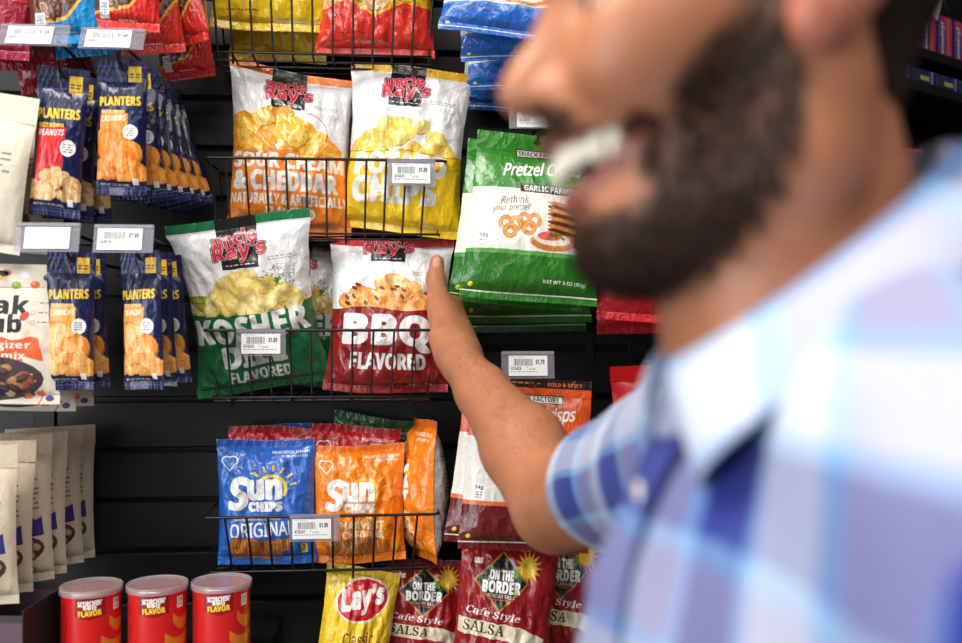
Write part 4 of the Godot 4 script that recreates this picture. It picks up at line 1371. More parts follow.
# ==================================================================== the shopper
# Bodies are modelled as a field of tapered bones and ovals joined smoothly, in centimetres, in the shopper's own axes:
# x points from his face to his back, y up from the camera's height, s to his left (towards the aisle). Meshed as surface nets.
class Field extends RefCounted:
	var kind := PackedInt32Array()           # 0 tapered bone, 1 oval; +10 = cut out
	var a := PackedVector3Array()
	var b := PackedVector3Array()
	var r0 := PackedFloat32Array()
	var r1 := PackedFloat32Array()
	var k := PackedFloat32Array()
	func bone(p: Vector3, q: Vector3, rp: float, rq: float, blend := 1.0, cut := false) -> void:
		kind.append(10 if cut else 0); a.append(p); b.append(q); r0.append(rp); r1.append(rq); k.append(blend)
	func chain(pts: Array, rs: Array, blend := 1.0, cut := false) -> void:
		for i in pts.size() - 1:
			bone(pts[i], pts[i + 1], rs[i], rs[i + 1], blend, cut)
	func oval(c: Vector3, r: Vector3, blend := 1.0, cut := false) -> void:
		kind.append(11 if cut else 1); a.append(c); b.append(r); r0.append(minf(r.x, minf(r.y, r.z))); r1.append(0.0); k.append(blend)
	func one(i: int, p: Vector3) -> float:
		if kind[i] % 10 == 1:
			var q := (p - a[i]) / b[i]
			var k0 := q.length()
			var k1 := (q / b[i]).length()
			return k0 * (k0 - 1.0) / k1 if k1 > 1e-6 else -r0[i]
		var ab := b[i] - a[i]
		var ap := p - a[i]
		var t := clampf(ap.dot(ab) / ab.length_squared(), 0.0, 1.0)
		return (ap - ab * t).length() - lerpf(r0[i], r1[i], t)
	func at(p: Vector3, list: PackedInt32Array) -> float:
		var d := 1e3
		for i in list:
			var e := one(i, p)
			var kk := k[i]
			if kind[i] >= 10:
				e = -e
				var h := maxf(kk - absf(d - e), 0.0) / kk
				d = maxf(d, e) + h * h * kk * 0.25
			else:
				var h := maxf(kk - absf(d - e), 0.0) / kk
				d = minf(d, e) - h * h * kk * 0.25
		return d
	# returns [vertices, indices]; cell size h; box lo..hi; rough: optional noise, its size and depth
	func mesh(lo: Vector3, hi: Vector3, h: float, noise: FastNoiseLite = null, depth := 0.0) -> Array:
		var n := Vector3i(((hi - lo) / (h * 4.0)).ceil()) * 4
		var sx := n.x + 1
		var sy := n.y + 1
		var sxy := sx * sy
		var val := PackedFloat32Array()
		val.resize(sxy * (n.z + 1))
		val.fill(1e6)
		var blocks: Array[Vector3i] = []
		var R := h * 4.0 * 0.88
		var lists := []
		for bz in n.z / 4:
			for by in n.y / 4:
				for bx in n.x / 4:
					var c := lo + Vector3(bx * 4 + 2, by * 4 + 2, bz * 4 + 2) * h
					var ds := PackedFloat32Array()
					var best := 1e6
					for i in kind.size():
						var e := one(i, c)
						ds.append(e)
						if kind[i] < 10:
							best = minf(best, e)
					if best > R + 1.5:
						continue
					var l := PackedInt32Array()
					for i in kind.size():
						if kind[i] >= 10:
							if ds[i] < R + k[i] + 0.3:
								l.append(i)
						elif ds[i] < best + 2.0 * R + k[i] + 0.3:
							l.append(i)
					var dc := at(c, l)
					if absf(dc) > R * 1.25 + depth + 0.3:
						continue
					blocks.append(Vector3i(bx, by, bz) * 4)
					lists.append(l)
					for z in 5:
						for y in 5:
							for x in 5:
								var g := (bx * 4 + x) + (by * 4 + y) * sx + (bz * 4 + z) * sxy
								if val[g] > 1e5:
									var p := lo + Vector3(bx * 4 + x, by * 4 + y, bz * 4 + z) * h
									var d := at(p, l)
									if noise:
										d += noise.get_noise_3dv(p) * depth
									val[g] = d
		var id := {}
		var v := PackedVector3Array()
		var idx := PackedInt32Array()
		var corner := [0, 1, sx, sx + 1, sxy, sxy + 1, sxy + sx, sxy + sx + 1]
		var pos := [Vector3(0, 0, 0), Vector3(1, 0, 0), Vector3(0, 1, 0), Vector3(1, 1, 0), Vector3(0, 0, 1), Vector3(1, 0, 1), Vector3(0, 1, 1), Vector3(1, 1, 1)]
		var edges := [0, 1, 2, 3, 4, 5, 6, 7, 0, 2, 1, 3, 4, 6, 5, 7, 0, 4, 1, 5, 2, 6, 3, 7]
		for bl in blocks:
			for z in 4:
				for y in 4:
					for x in 4:
						var g := (bl.x + x) + (bl.y + y) * sx + (bl.z + z) * sxy
						var inside := 0
						var bad := false
						for c in 8:
							var w := val[g + corner[c]]
							if w < 0.0:
								inside += 1
							elif w > 1e5:
								bad = true
						if inside == 0 or inside == 8 or bad:
							continue
						var sum := Vector3.ZERO
						var m := 0
						for e in range(0, 24, 2):
							var d0 := val[g + corner[edges[e]]]
							var d1 := val[g + corner[edges[e + 1]]]
							if (d0 < 0.0) != (d1 < 0.0):
								sum += pos[edges[e]].lerp(pos[edges[e + 1]], d0 / (d0 - d1))
								m += 1
						id[g] = v.size()
						v.append(lo + (Vector3(bl.x + x, bl.y + y, bl.z + z) + sum / m) * h)
		for g in id:
			var g0 := val[g]
			for e in [[1, sx, sxy], [sx, sxy, 1], [sxy, 1, sx]]:
				var g1 := val[g + e[0]]
				if (g0 < 0.0) == (g1 < 0.0):
					continue
				var q := [g, g - e[1], g - e[1] - e[2], g - e[2]]
				if not (id.has(q[1]) and id.has(q[2]) and id.has(q[3])):
					continue
				var i0: int = id[q[0]]
				var i1: int = id[q[1]]
				var i2: int = id[q[2]]
				var i3: int = id[q[3]]
				idx.append_array(PackedInt32Array([i0, i2, i1, i0, i3, i2] if g0 < 0.0 else [i0, i1, i2, i0, i2, i3]))
		return [v, idx]

const PERSON_BASE := Vector3(17.0, -150.0, 0.0)       # the spot between his feet, in the field's centimetres

func to_metres(v: PackedVector3Array) -> PackedVector3Array:
	var o := PackedVector3Array()
	o.resize(v.size())
	for i in v.size():
		o[i] = (v[i] - PERSON_BASE) * 0.01
	return o

func joined_part(called: String, pieces: Array, m: Material, parent: Node) -> MeshInstance3D:
	var mesh := ArrayMesh.new()
	for p in pieces:
		smooth_mesh(to_metres(p[0]), p[1], p[2] if p.size() > 2 else PackedVector2Array(), p[3] if p.size() > 3 else PackedColorArray(), mesh)
	return part(called, mesh, m, parent)

func near_path(p: Vector3, pts: Array) -> float:
	var d := 1e9
	for i in pts.size() - 1:
		d = minf(d, p.distance_to(Geometry3D.get_closest_point_to_segment(p, pts[i], pts[i + 1])))
	return d

func both(p: Vector3, side: float) -> Vector3:
	return Vector3(p.x, p.y, p.z * side)

const SKIN := Color(0.455, 0.178, 0.088)      # linear
const BEARD := Color(0.022, 0.012, 0.008)
const LIPS := Color(0.270, 0.085, 0.062)

func head_field() -> Field:
	var f := Field.new()
	f.oval(Vector3(11.8, 17.4, 0), Vector3(8.2, 8.5, 7.3), 1.5)
	f.oval(Vector3(8.6, 16.4, 0), Vector3(5.4, 6.2, 6.2), 2.0)
	f.oval(Vector3(8.2, 10.2, 0), Vector3(5.2, 6.0, 5.2), 2.0)
	f.oval(Vector3(9.4, 5.4, 0), Vector3(4.4, 3.2, 4.4), 2.0)
	f.bone(Vector3(11.8, 9.5, 0), Vector3(13.9, -5, 0), 4.9, 5.8, 2.0)
	f.bone(Vector3(12.2, 13.0, 0), Vector3(14.8, -4, 0), 3.7, 4.6, 2.0)
	for s in [-1.0, 1.0]:
		f.oval(both(Vector3(7.0, 11.4, 4.2), s), Vector3(2.9, 2.0, 1.9), 1.6)
		f.oval(both(Vector3(6.0, 10.0, 3.6), s), Vector3(2.4, 1.9, 2.1), 1.0)
		f.bone(both(Vector3(12.0, 6.2, 4.6), s), both(Vector3(6.2, 3.4, 1.6), s), 1.8, 1.6, 1.8)
		f.bone(both(Vector3(12.0, 6.2, 4.7), s), both(Vector3(12.2, 12.5, 5.4), s), 1.8, 1.7, 1.8)
		f.bone(both(Vector3(13.2, 9.0, 4.4), s), both(Vector3(10.6, -3.0, 2.0), s), 1.6, 1.4, 1.4)
		f.bone(both(Vector3(4.6, 14.9, 3.0), s), both(Vector3(4.1, 14.8, 0.9), s), 0.9, 0.9, 1.2)
		f.oval(both(Vector3(3.1, 13.1, 3.3), s), Vector3(1.6, 1.2, 1.5), 0.9, true)
		f.oval(both(Vector3(5.3, 13.1, 3.2), s), Vector3(1.3, 1.2, 1.3), 0.2)
	f.oval(Vector3(6.1, 3.4, 0), Vector3(1.9, 1.7, 2.3), 1.6)
	f.oval(Vector3(4.6, 7.6, 0), Vector3(1.7, 2.4, 2.6), 1.4)
	# nose
	f.bone(Vector3(4.3, 14.4, 0), Vector3(2.2, 10.4, 0), 0.8, 1.0, 1.2)
	f.bone(Vector3(2.2, 10.4, 0), Vector3(1.85, 9.75, 0), 1.0, 1.1, 0.5)
	for s in [-1.0, 1.0]:
		f.oval(both(Vector3(3.3, 9.45, 1.25), s), Vector3(1.05, 0.8, 0.8), 0.6)
		f.bone(both(Vector3(2.7, 8.6, 1.15), s), both(Vector3(3.0, 9.2, 0.7), s), 0.42, 0.34, 0.2, true)
		f.chain([both(Vector3(4.3, 9.9, 2.3), s), both(Vector3(5.7, 8.9, 3.6), s), both(Vector3(6.7, 7.4, 4.1), s)], [0.3, 0.38, 0.3], 0.7, true)
	# mouth, open in a wide smile
	for s in [-1.0, 1.0]:
		f.chain([Vector3(3.2, 6.35, 0), both(Vector3(4.0, 6.6, 1.8), s), both(Vector3(6.1, 7.5, 3.5), s)], [1.15, 1.10, 0.40], 0.4, true)
	for s in [-1.0, 1.0]:
		f.chain([Vector3(2.95, 7.42, 0), both(Vector3(3.7, 7.58, 1.7), s), both(Vector3(6.2, 7.95, 3.5), s)], [0.40, 0.38, 0.26], 0.3)
		f.chain([Vector3(3.95, 5.05, 0), both(Vector3(4.5, 5.3, 1.6), s), both(Vector3(6.2, 7.2, 3.5), s)], [0.52, 0.50, 0.26], 0.3)
		var at := [[3.38, 0.42], [3.58, 1.24], [4.03, 1.96], [4.68, 2.55], [5.33, 3.05]]
		for t in at:
			f.bone(both(Vector3(t[0] + 0.1, 7.65 + t[1] * 0.08, t[1]), s), both(Vector3(t[0], 5.95 + t[1] * 0.30, t[1]), s), 0.40, 0.36, 0.08)
	# ears
	for s in [-1.0, 1.0]:
		f.oval(both(Vector3(12.7, 13.3, 7.7), s), Vector3(2.0, 2.9, 0.75), 0.5)
		f.oval(both(Vector3(11.9, 10.8, 7.3), s), Vector3(1.05, 1.15, 0.75), 0.6)
		f.oval(both(Vector3(12.2, 13.0, 8.5), s), Vector3(0.9, 1.7, 0.6), 0.3, true)
	return f

var beard_at := PackedFloat32Array()      # how thickly the beard grows at each vertex of the head

func head_colors(v: PackedVector3Array) -> PackedColorArray:
	beard_at.resize(v.size())
	var nz := FastNoiseLite.new()
	nz.seed = 5
	nz.frequency = 1.1
	var soft := FastNoiseLite.new()
	soft.seed = 6
	soft.frequency = 0.22
	var cheek := PackedVector2Array([Vector2(10.0, 16), Vector2(9.7, 12.3), Vector2(8.5, 11.0), Vector2(7.4, 10.0), Vector2(6.8, 8.6), Vector2(6.8, 6.2), Vector2(6.0, 4.8), Vector2(3.0, 4.8), Vector2(3.0, 0), Vector2(7.0, 0.4), Vector2(9.2, 1.8), Vector2(10.8, 3.9), Vector2(12.0, 6.8), Vector2(11.8, 10.0), Vector2(11.0, 12.0), Vector2(11.0, 16)])
	var lash := [Vector3(2.7, 8.25, 0), Vector3(3.6, 8.3, 1.8), Vector3(6.6, 8.0, 3.8), Vector3(6.8, 6.2, 3.9)]
	var out := PackedColorArray()
	out.resize(v.size())
	for i in v.size():
		var p := v[i]
		var m := Vector3(p.x, p.y, absf(p.z))
		var tone := 1.0 + 0.10 * soft.get_noise_3dv(p * 2.0)
		var c := SKIN * tone
		var q := Vector2(p.x, p.y) + Vector2(nz.get_noise_3dv(p), nz.get_noise_3dv(p + Vector3(40, 0, 0))) * 0.55
		var beard := 0.0
		if m.z < 6.9 and Geometry2D.is_point_in_polygon(q, cheek):
			var rim := 1e9
			for k in cheek.size():
				rim = minf(rim, q.distance_to(Geometry2D.get_closest_point_to_segment(q, cheek[k], cheek[(k + 1) % cheek.size()])))
			beard = clampf(0.25 + rim / 0.9, 0.0, 1.0)
		var tash := near_path(m, lash)
		if tash < 0.85:
			beard = maxf(beard, clampf((0.9 - tash) / 0.3, 0.0, 1.0))
		if p.y < 4.7 and p.y > 3.6 and p.x < 5.5 and m.z < 0.9:
			beard = 0.9
		if m.z > 7.0 and p.y > 8.0:
			c = Color(0.48, 0.155, 0.090) * tone                  # ears
		if p.y < 4.5 and beard == 0.0 and p.x < 11.5 and p.y > -1.0:
			beard = 0.10
		c = c.lerp(BEARD, beard * 0.62)
		beard_at[i] = beard
		# lips, teeth and the inside of the mouth
		var up := near_path(m, [Vector3(2.95, 7.42, 0), Vector3(3.7, 7.58, 1.7), Vector3(6.2, 7.95, 3.5)])
		var dn := near_path(m, [Vector3(3.95, 5.05, 0), Vector3(4.5, 5.3, 1.6), Vector3(6.2, 7.2, 3.5)])
		if (up < 0.48 and p.y < 7.72 + 0.12 * m.z) or dn < 0.60:
			c = LIPS * tone
			beard_at[i] = 0.0
		elif p.y < 7.7 and p.y > 5.0 and m.z < 3.6 and near_path(m, [Vector3(3.2, 6.35, 0), Vector3(4.0, 6.6, 1.8), Vector3(6.1, 7.5, 3.5)]) < 1.32:
			var arch := 1e9
			for t in [[3.38, 0.42], [3.58, 1.24], [4.03, 1.96], [4.68, 2.55], [5.33, 3.05]]:
				arch = minf(arch, near_path(m, [Vector3(t[0] + 0.1, 7.65 + t[1] * 0.08, t[1]), Vector3(t[0], 5.95 + t[1] * 0.30, t[1])]))
			c = Color(0.90, 0.83, 0.66) if arch < 0.52 else Color(0.10, 0.02, 0.02)
			beard_at[i] = 0.0
		if m.distance_to(Vector3(5.3, 13.1, 3.2)) < 1.36 and p.x < 4.6:
			c = Color(0.03, 0.015, 0.01) if absf(m.z - 3.2) < 0.55 else Color(0.7, 0.68, 0.65)
		if near_path(m, [Vector3(3.6, 15.6, 1.2), Vector3(4.2, 15.9, 3.0), Vector3(5.6, 15.2, 4.6)]) < 0.75:
			c = BEARD
		out[i] = c
	return out

func arm_colors(v: PackedVector3Array) -> PackedColorArray:
	var nz := FastNoiseLite.new()
	nz.seed = 15
	nz.frequency = 0.5
	var out := PackedColorArray()
	out.resize(v.size())
	for i in v.size():
		var c := SKIN * (1.0 + 0.14 * nz.get_noise_3dv(v[i]) + 0.06 * nz.get_noise_3dv(v[i] * 4.0))
		if near_path(v[i], [Vector3(-6.15, 8.75, -94.1), Vector3(-6.22, 7.95, -93.9)]) < 0.52:
			c = Color(0.56, 0.29, 0.21)                           # thumb nail
		out[i] = c
	return out

func gingham() -> ImageTexture:
	var n := 512
	var a := Canvas.new(self, n, n, Color.WHITE)
	var w := C8(192, 198, 216)
	var l := C8(140, 138, 170)
	var b := C8(28, 44, 130)
	var s := C8(118, 160, 204)
	var bands := [[0, 120, w], [120, 152, s], [152, 290, l], [290, 326, s], [326, 486, b], [486, 512, s]]
	for u in bands:
		for v in bands:
			var c: Color = u[2].srgb_to_linear().lerp(v[2].srgb_to_linear(), 0.5).linear_to_srgb()
			a.rect(u[0], v[0], u[1] - u[0], v[1] - v[0], c)
	var r := dice(88)
	for k in 900:                                                  # slubs of the weave
		var p := Vector2i(r.randi() % n, r.randi() % n)
		var c := a.im.get_pixelv(p)
		c = c.lightened(0.12) if k % 2 else c.darkened(0.10)
		if k % 3:
			a.rect(p.x, p.y, 10, 1, c)
		else:
			a.rect(p.x, p.y, 1, 10, c)
	return a.done()

# cloth coordinates: metres of cloth divided by the repeat of the check
func cloth_uv(v: PackedVector3Array, along: Vector3, from: Vector3, around0: Vector3, radius: float, repeat: float) -> PackedVector2Array:
	var ax := along.normalized()
	var x := (around0 - ax * around0.dot(ax)).normalized()
	var y := ax.cross(x)
	var out := PackedVector2Array()
	out.resize(v.size())
	for i in v.size():
		var p := v[i] - from
		out[i] = Vector2(atan2(p.dot(y), p.dot(x)) * radius, p.dot(ax)) / repeat
	return out

# a thin double-sided sheet from a grid of points (rows of equal length), thickened along its normals
func sheet_piece(rows: Array, uvs: Array, thick: float) -> Array:
	var nv := rows.size()
	var nu: int = rows[0].size()
	var v := PackedVector3Array()
	var uv := PackedVector2Array()
	var idx := PackedInt32Array()
	for layer in 2:
		for j in nv:
			for i in nu:
				var du: Vector3 = rows[j][mini(i + 1, nu - 1)] - rows[j][maxi(i - 1, 0)]
				var dv: Vector3 = rows[mini(j + 1, nv - 1)][i] - rows[maxi(j - 1, 0)][i]
				var n := du.cross(dv).normalized()
				v.append(rows[j][i] + n * (thick * (0.5 - layer)))
				uv.append(uvs[j][i])
	var off := nu * nv
	var quad := func(a: int, b: int, c: int, d: int) -> void:
		idx.append_array(PackedInt32Array([a, b, c, a, c, d]))
	for j in nv - 1:
		for i in nu - 1:
			var a := j * nu + i
			quad.call(a, a + nu, a + nu + 1, a + 1)
			quad.call(a + off, a + 1 + off, a + nu + 1 + off, a + nu + off)
	for i in nu - 1:
		quad.call(i, i + 1, i + 1 + off, i + off)
		var e := (nv - 1) * nu + i
		quad.call(e, e + off, e + 1 + off, e + 1)
	for j in nv - 1:
		var a := j * nu
		quad.call(a, a + off, a + nu + off, a + nu)
		var e := j * nu + nu - 1
		quad.call(e, e + nu, e + nu + off, e + off)
	return [v, idx, uv]

func build_person() -> void:
	var skin := mat("skin", Color.WHITE, 0.46)
	skin.vertex_color_use_as_albedo = true
	skin.subsurf_scatter_enabled = true
	skin.subsurf_scatter_strength = 0.06
	skin.heightmap_enabled = true
	skin.heightmap_texture = noise_tex(0.05, 33, Color.BLACK, Color.WHITE, 4, 256)
	skin.heightmap_scale = 0.03
	skin.uv1_triplanar = true
	skin.uv1_scale = Vector3(14, 14, 14)
	var cloth := mat("gingham_cotton", Color.WHITE, 0.85)
	cloth.albedo_texture = gingham()
	cloth.rim_enabled = true
	cloth.rim = 0.2
	mat("denim", Color(0.13, 0.16, 0.24), 0.85)
	mat("shoe_leather", Color(0.10, 0.08, 0.07), 0.5)
	mat("button_pearl", Color(0.90, 0.88, 0.84), 0.3)
	mat("beard_hair", Color(0.135, 0.092, 0.074), 0.7, 0.0, 0.3)
	mat("dark_hair", Color(0.17, 0.12, 0.10), 0.8, 0.0, 0.3)
	var turn := Basis(Vector3.UP, deg_to_rad(EYE_TURN))
	var root := thing("person", "smiling bearded man in a blue and white checked shirt reaching for a bag", "person", EYE + turn * (PERSON_BASE * 0.01 + Vector3(0, 0, -0.42)), Vector3(0, EYE_TURN, 0))

	# ---- body: head and neck, right arm with hand, left arm with hand, trunk and legs, in one mesh
	var head: Array = head_field().mesh(Vector3(-1, -6, -9.5), Vector3(26, 27.5, 9.5), 0.27)
	var hc := head_colors(head[0])
	var arm := Field.new()
	var shoulder := Vector3(16.5, -8, -20)
	var elbow := Vector3(7.6, -18.6, -56)
	var wrist := Vector3(-2.5, -5.1, -80.5)
	arm.bone(shoulder, elbow, 5.2, 4.3, 1.0)
	arm.bone(elbow, Vector3(4.6, -13.6, -64.5), 4.3, 4.55, 1.5)
	arm.bone(Vector3(4.6, -13.6, -64.5), Vector3(0.2, -8.4, -75), 4.5, 3.1, 1.5)
	arm.bone(Vector3(0.2, -8.4, -75), wrist, 3.1, 2.55, 1.5)
	arm.bone(wrist, Vector3(-4.58, -1.64, -86.5), 2.45, 1.9, 1.2)
	arm.bone(Vector3(-4.6, -3.9, -83.5), Vector3(-5.0, -2.2, -85), 1.5, 1.8, 1.0)
	arm.chain([Vector3(-4.58, -1.64, -86.5), Vector3(-5.72, 2.38, -91.5), Vector3(-6.32, 5.9, -94.2), Vector3(-6.15, 8.3, -95.1)], [1.9, 1.6, 1.25, 1.0], 0.7)
	var mcp := [Vector3(-4.09, 2.61, -96.5), Vector3(-3.58, 1.07, -98.5), Vector3(-3.16, -0.65, -99.0), Vector3(-2.85, -2.35, -98.0)]
	for m in mcp:
		arm.bone(wrist + Vector3(-0.2, 0.6, -2.5), m, 2.3, 1.4, 1.4)
	arm.bone(Vector3(-4.9, 0.6, -90), mcp[0], 1.9, 1.4, 1.2)
	var fingers := [[Vector3(-5.12, 5.19, -101.5), Vector3(-7.51, 6.11, -102.5), Vector3(-9.74, 5.97, -102.7)], [Vector3(-4.88, 3.48, -103.2), Vector3(-7.58, 4.09, -103.8), Vector3(-10.11, 3.79, -103.8)], [Vector3(-4.60, 1.71, -103.5), Vector3(-7.14, 2.01, -104.0), Vector3(-9.51, 1.56, -103.8)], [Vector3(-4.27, -0.07, -102.5), Vector3(-6.36, 0.07, -103.0), Vector3(-8.28, -0.07, -103.0)]]
	for k in 4:
		arm.chain([mcp[k], fingers[k][0], fingers[k][1], fingers[k][2]], [1.15, 0.95, 0.85, 0.72], 0.35)
	var upper: Array = arm.mesh(Vector3(-8, -25, -80), Vector3(23, 0, -14), 0.6)
	var hand: Array = arm.mesh(Vector3(-12, -9, -106), Vector3(4.0, 10, -77), 0.24)
	var trunk := Field.new()
	trunk.oval(Vector3(17, -17, 0), Vector3(11.0, 15, 16), 4.0)
	trunk.bone(Vector3(17, -8, -15), Vector3(17, -8, 15), 5.5, 5.5, 4.0)
	trunk.oval(Vector3(18, -42, 0), Vector3(10.5, 24, 15), 4.0)
	trunk.chain([Vector3(17.5, -8, 18), Vector3(18.5, -36, 23), Vector3(13, -60, 24)], [5.5, 4.4, 2.7], 1.0)
	for s in [-1.0, 1.0]:
		trunk.chain([both(Vector3(18, -60, 8.5), s), both(Vector3(17, -102, 9.5), s), both(Vector3(19, -143, 10), s)], [8.5, 5.6, 3.8], 2.0)
		trunk.bone(both(Vector3(19, -145, 10), s), both(Vector3(5, -147.5, 11.5), s), 3.2, 2.4, 1.0)
	var low: Array = trunk.mesh(Vector3(2, -150, -24), Vector3(31, 1, 30), 1.7)
	var lh := Field.new()
	var lw := Vector3(13, -60, 24)
	lh.bone(lw, Vector3(12, -68, 23.5), 2.7, 2.4, 1.0)
	for k in 4:
		var m := Vector3(9.4 + k * 1.7, -69.5, 23.2)
		lh.bone(lw + Vector3(-0.4, -2.5, 0), m, 2.0, 1.15, 1.2)
		lh.chain([m, m + Vector3(-0.6, -4.2 + absf(k - 1.2) * 0.5, -0.6), m + Vector3(-0.4, -6.6 + absf(k - 1.2) * 0.8, -1.6), m + Vector3(0.2, -8.4 + absf(k - 1.2), -3.0)], [1.05, 0.92, 0.84, 0.72], 0.3)
	lh.chain([Vector3(11.6, -63.5, 23.2), Vector3(8.6, -67.5, 21.6), Vector3(7.6, -71, 20.8), Vector3(7.7, -73.4, 20.6)], [1.8, 1.25, 1.0, 0.8], 0.6)
	var left: Array = lh.mesh(Vector3(5, -81, 17), Vector3(18, -57, 28), 0.36)
	var hv: PackedVector3Array = head[0]
	var body := joined_part("body", [[hv, head[1], PackedVector2Array(), hc], [upper[0], upper[1], PackedVector2Array(), arm_colors(upper[0])], [hand[0], hand[1], PackedVector2Array(), arm_colors(hand[0])], [low[0], low[1], PackedVector2Array(), arm_colors(low[0])], [left[0], left[1], PackedVector2Array(), arm_colors(left[0])]], null, root)
	for s in body.mesh.get_surface_count():
		body.set_surface_override_material(s, skin)
	# ---- the beard: short hairs growing down and out, thinning towards its edge
	var hn_: PackedVector3Array = body.mesh.surface_get_arrays(0)[Mesh.ARRAY_NORMAL]
	var bs := SurfaceTool.new()
	bs.begin(Mesh.PRIMITIVE_TRIANGLES)
	var br := dice(77)
	for i in hv.size():
		var thick := beard_at[i]
		if thick <= 0.0:
			continue
		var hairs := int(thick * thick * 3.2 + br.randf())
		for k in hairs:
			var p := hv[i] + Vector3(br.randf_range(-0.2, 0.2), br.randf_range(-0.2, 0.2), br.randf_range(-0.2, 0.2))
			p -= hn_[i] * (p - hv[i]).dot(hn_[i])
			var lie := (hn_[i] * 0.55 + Vector3(0.1, -0.8, 0) + Vector3(br.randf_range(-0.45, 0.45), br.randf_range(-0.35, 0.35), br.randf_range(-0.45, 0.45))).normalized()
			var q := p + lie * br.randf_range(0.35, 0.85)
			var wide := hn_[i].cross(lie).normalized() * 0.035
			for c in [p - wide, q, p + wide]:
				bs.add_vertex((c - PERSON_BASE) * 0.01)
	bs.generate_normals()
	part("beard", bs.commit(), M.beard_hair, root).set_meta("kind", "stuff")
	# ---- fine hairs on the forearm, on the side turned up and out
	var st := SurfaceTool.new()
	st.begin(Mesh.PRIMITIVE_TRIANGLES)
	var r := dice(404)
	var av: PackedVector3Array = upper[0]
	var axis := (wrist - elbow).normalized()
	var all := PackedInt32Array(range(arm.kind.size()))
	var made := 0
	while made < 420:
		var p := av[r.randi() % av.size()]
		var f := (p - elbow).dot(axis) / (wrist - elbow).length()
		if f < 0.12 or f > 0.97:
			continue
		var e := 0.2
		var n := Vector3(arm.at(p + Vector3(e, 0, 0), all) - arm.at(p - Vector3(e, 0, 0), all), arm.at(p + Vector3(0, e, 0), all) - arm.at(p - Vector3(0, e, 0), all), arm.at(p + Vector3(0, 0, e), all) - arm.at(p - Vector3(0, 0, e), all)).normalized()
		if n.dot(Vector3(0.6, 0.65, 0.45)) < 0.25:
			continue
		made += 1
		var lie := (axis * 0.8 + n * 0.35 + Vector3(r.randf_range(-0.5, 0.5), r.randf_range(-0.5, 0.5), r.randf_range(-0.3, 0.3))).normalized()
		lie = (lie - n * lie.dot(n) * 0.7).normalized()
		var q := p + lie * r.randf_range(0.6, 1.3)
		var wide := n.cross(lie).normalized() * 0.014
		for tri in [[p - wide, q, p + wide], [p - n * 0.014, q, p + n * 0.014]]:
			for c in tri:
				st.add_vertex((c - PERSON_BASE) * 0.01)
	st.generate_normals()
	var fz := part("arm_hair", st.commit(), M.dark_hair, root)
	fz.set_meta("kind", "stuff")
	# ---- hair of the head
	var hair := Field.new()
	hair.oval(Vector3(12.2, 18.0, 0), Vector3(8.4, 8.7, 7.65), 1.0)
	hair.bone(Vector3(13.6, 14, 0), Vector3(12.9, 10.0, 0), 5.2, 4.9, 1.5)
	hair.oval(Vector3(3.0, 10.0, 0), Vector3(8.8, 10.5, 14.0), 0.6, true)
	hair.oval(Vector3(12.4, 11.5, 7.4), Vector3(2.4, 4.0, 3.4), 0.6, true)
	hair.oval(Vector3(12.4, 11.5, -7.4), Vector3(2.4, 4.0, 3.4), 0.6, true)
	var hn := FastNoiseLite.new()
	hn.seed = 3
	hn.frequency = 0.9
	var hm: Array = hair.mesh(Vector3(3, 4, -9), Vector3(25, 28, 9), 0.5, hn, 0.25)
	joined_part("hair", [hm], M.dark_hair, root)

	# ---- shirt
	var folds := FastNoiseLite.new()
	folds.seed = 12
	folds.frequency = 0.075
	folds.fractal_octaves = 2
	var sh := Field.new()
	sh.oval(Vector3(17, -17, 0), Vector3(12.4, 16.5, 16.8), 5.0)
	sh.bone(Vector3(17, -8, -14), Vector3(17, -8, 14), 6.4, 6.4, 5.0)
	for s in [-1.0, 1.0]:
		sh.bone(both(Vector3(16.5, -2.5, 4.5), s), both(Vector3(17, -8.5, 18), s), 5.0, 6.4, 4.0)
	sh.oval(Vector3(18, -42, 0), Vector3(12.8, 27, 16.5), 5.0)
	sh.oval(Vector3(18, -76, 0), Vector3(20, 14, 22), 1.0, true)
	sh.bone(Vector3(10.0, 4.0, 0), Vector3(15.5, -3.0, 0), 5.0, 5.2, 1.0, true)      # the neck opening
	var sm: Array = sh.mesh(Vector3(2, -64, -26), Vector3(33, 5, 26), 0.9, folds, 1.5)
	var repeat := 11.5
	var root_uv := cloth_uv(sm[0], Vector3.UP, Vector3(17, -3.6, 0), Vector3(-1, 0, 0.07), 14.0, repeat)
	joined_part("shirt", [[sm[0], sm[1], root_uv]], cloth, root)
	var sl := Field.new()
	var hem := shoulder.lerp(elbow, 0.58)
	sl.bone(shoulder, hem, 7.2, 5.6, 1.0)
	sl.oval(hem + (elbow - shoulder).normalized() * 6.6, Vector3(7.5, 7.5, 6.2), 0.4, true)
	var sv: Array = sl.mesh(Vector3(1, -26, -62), Vector3(26, 2, -11), 0.7, folds, 0.8)
	var along := elbow - shoulder
	joined_part("sleeve", [[sv[0], sv[1], cloth_uv(sv[0], along, shoulder + Vector3(0, 0, 3), Vector3(0, -1, 0), 6.0, repeat)]], cloth, root)
	var sl2 := Field.new()
	var sh2 := Vector3(17.2, -9, 18.5)
	var el2 := Vector3(18.5, -36, 23.5)
	sl2.bone(sh2, sh2.lerp(el2, 0.8), 7.2, 6.2, 1.0)
	sl2.oval(sh2.lerp(el2, 0.8) + Vector3(0.3, -7.2, 1.2), Vector3(8, 6.2, 8), 0.4, true)
	var sv2: Array = sl2.mesh(Vector3(8, -40, 10), Vector3(27, 0, 32), 0.9, folds, 0.8)
	joined_part("sleeve", [[sv2[0], sv2[1], cloth_uv(sv2[0], el2 - sh2, sh2, Vector3(0, 0, -1), 6.5, repeat)]], cloth, root)
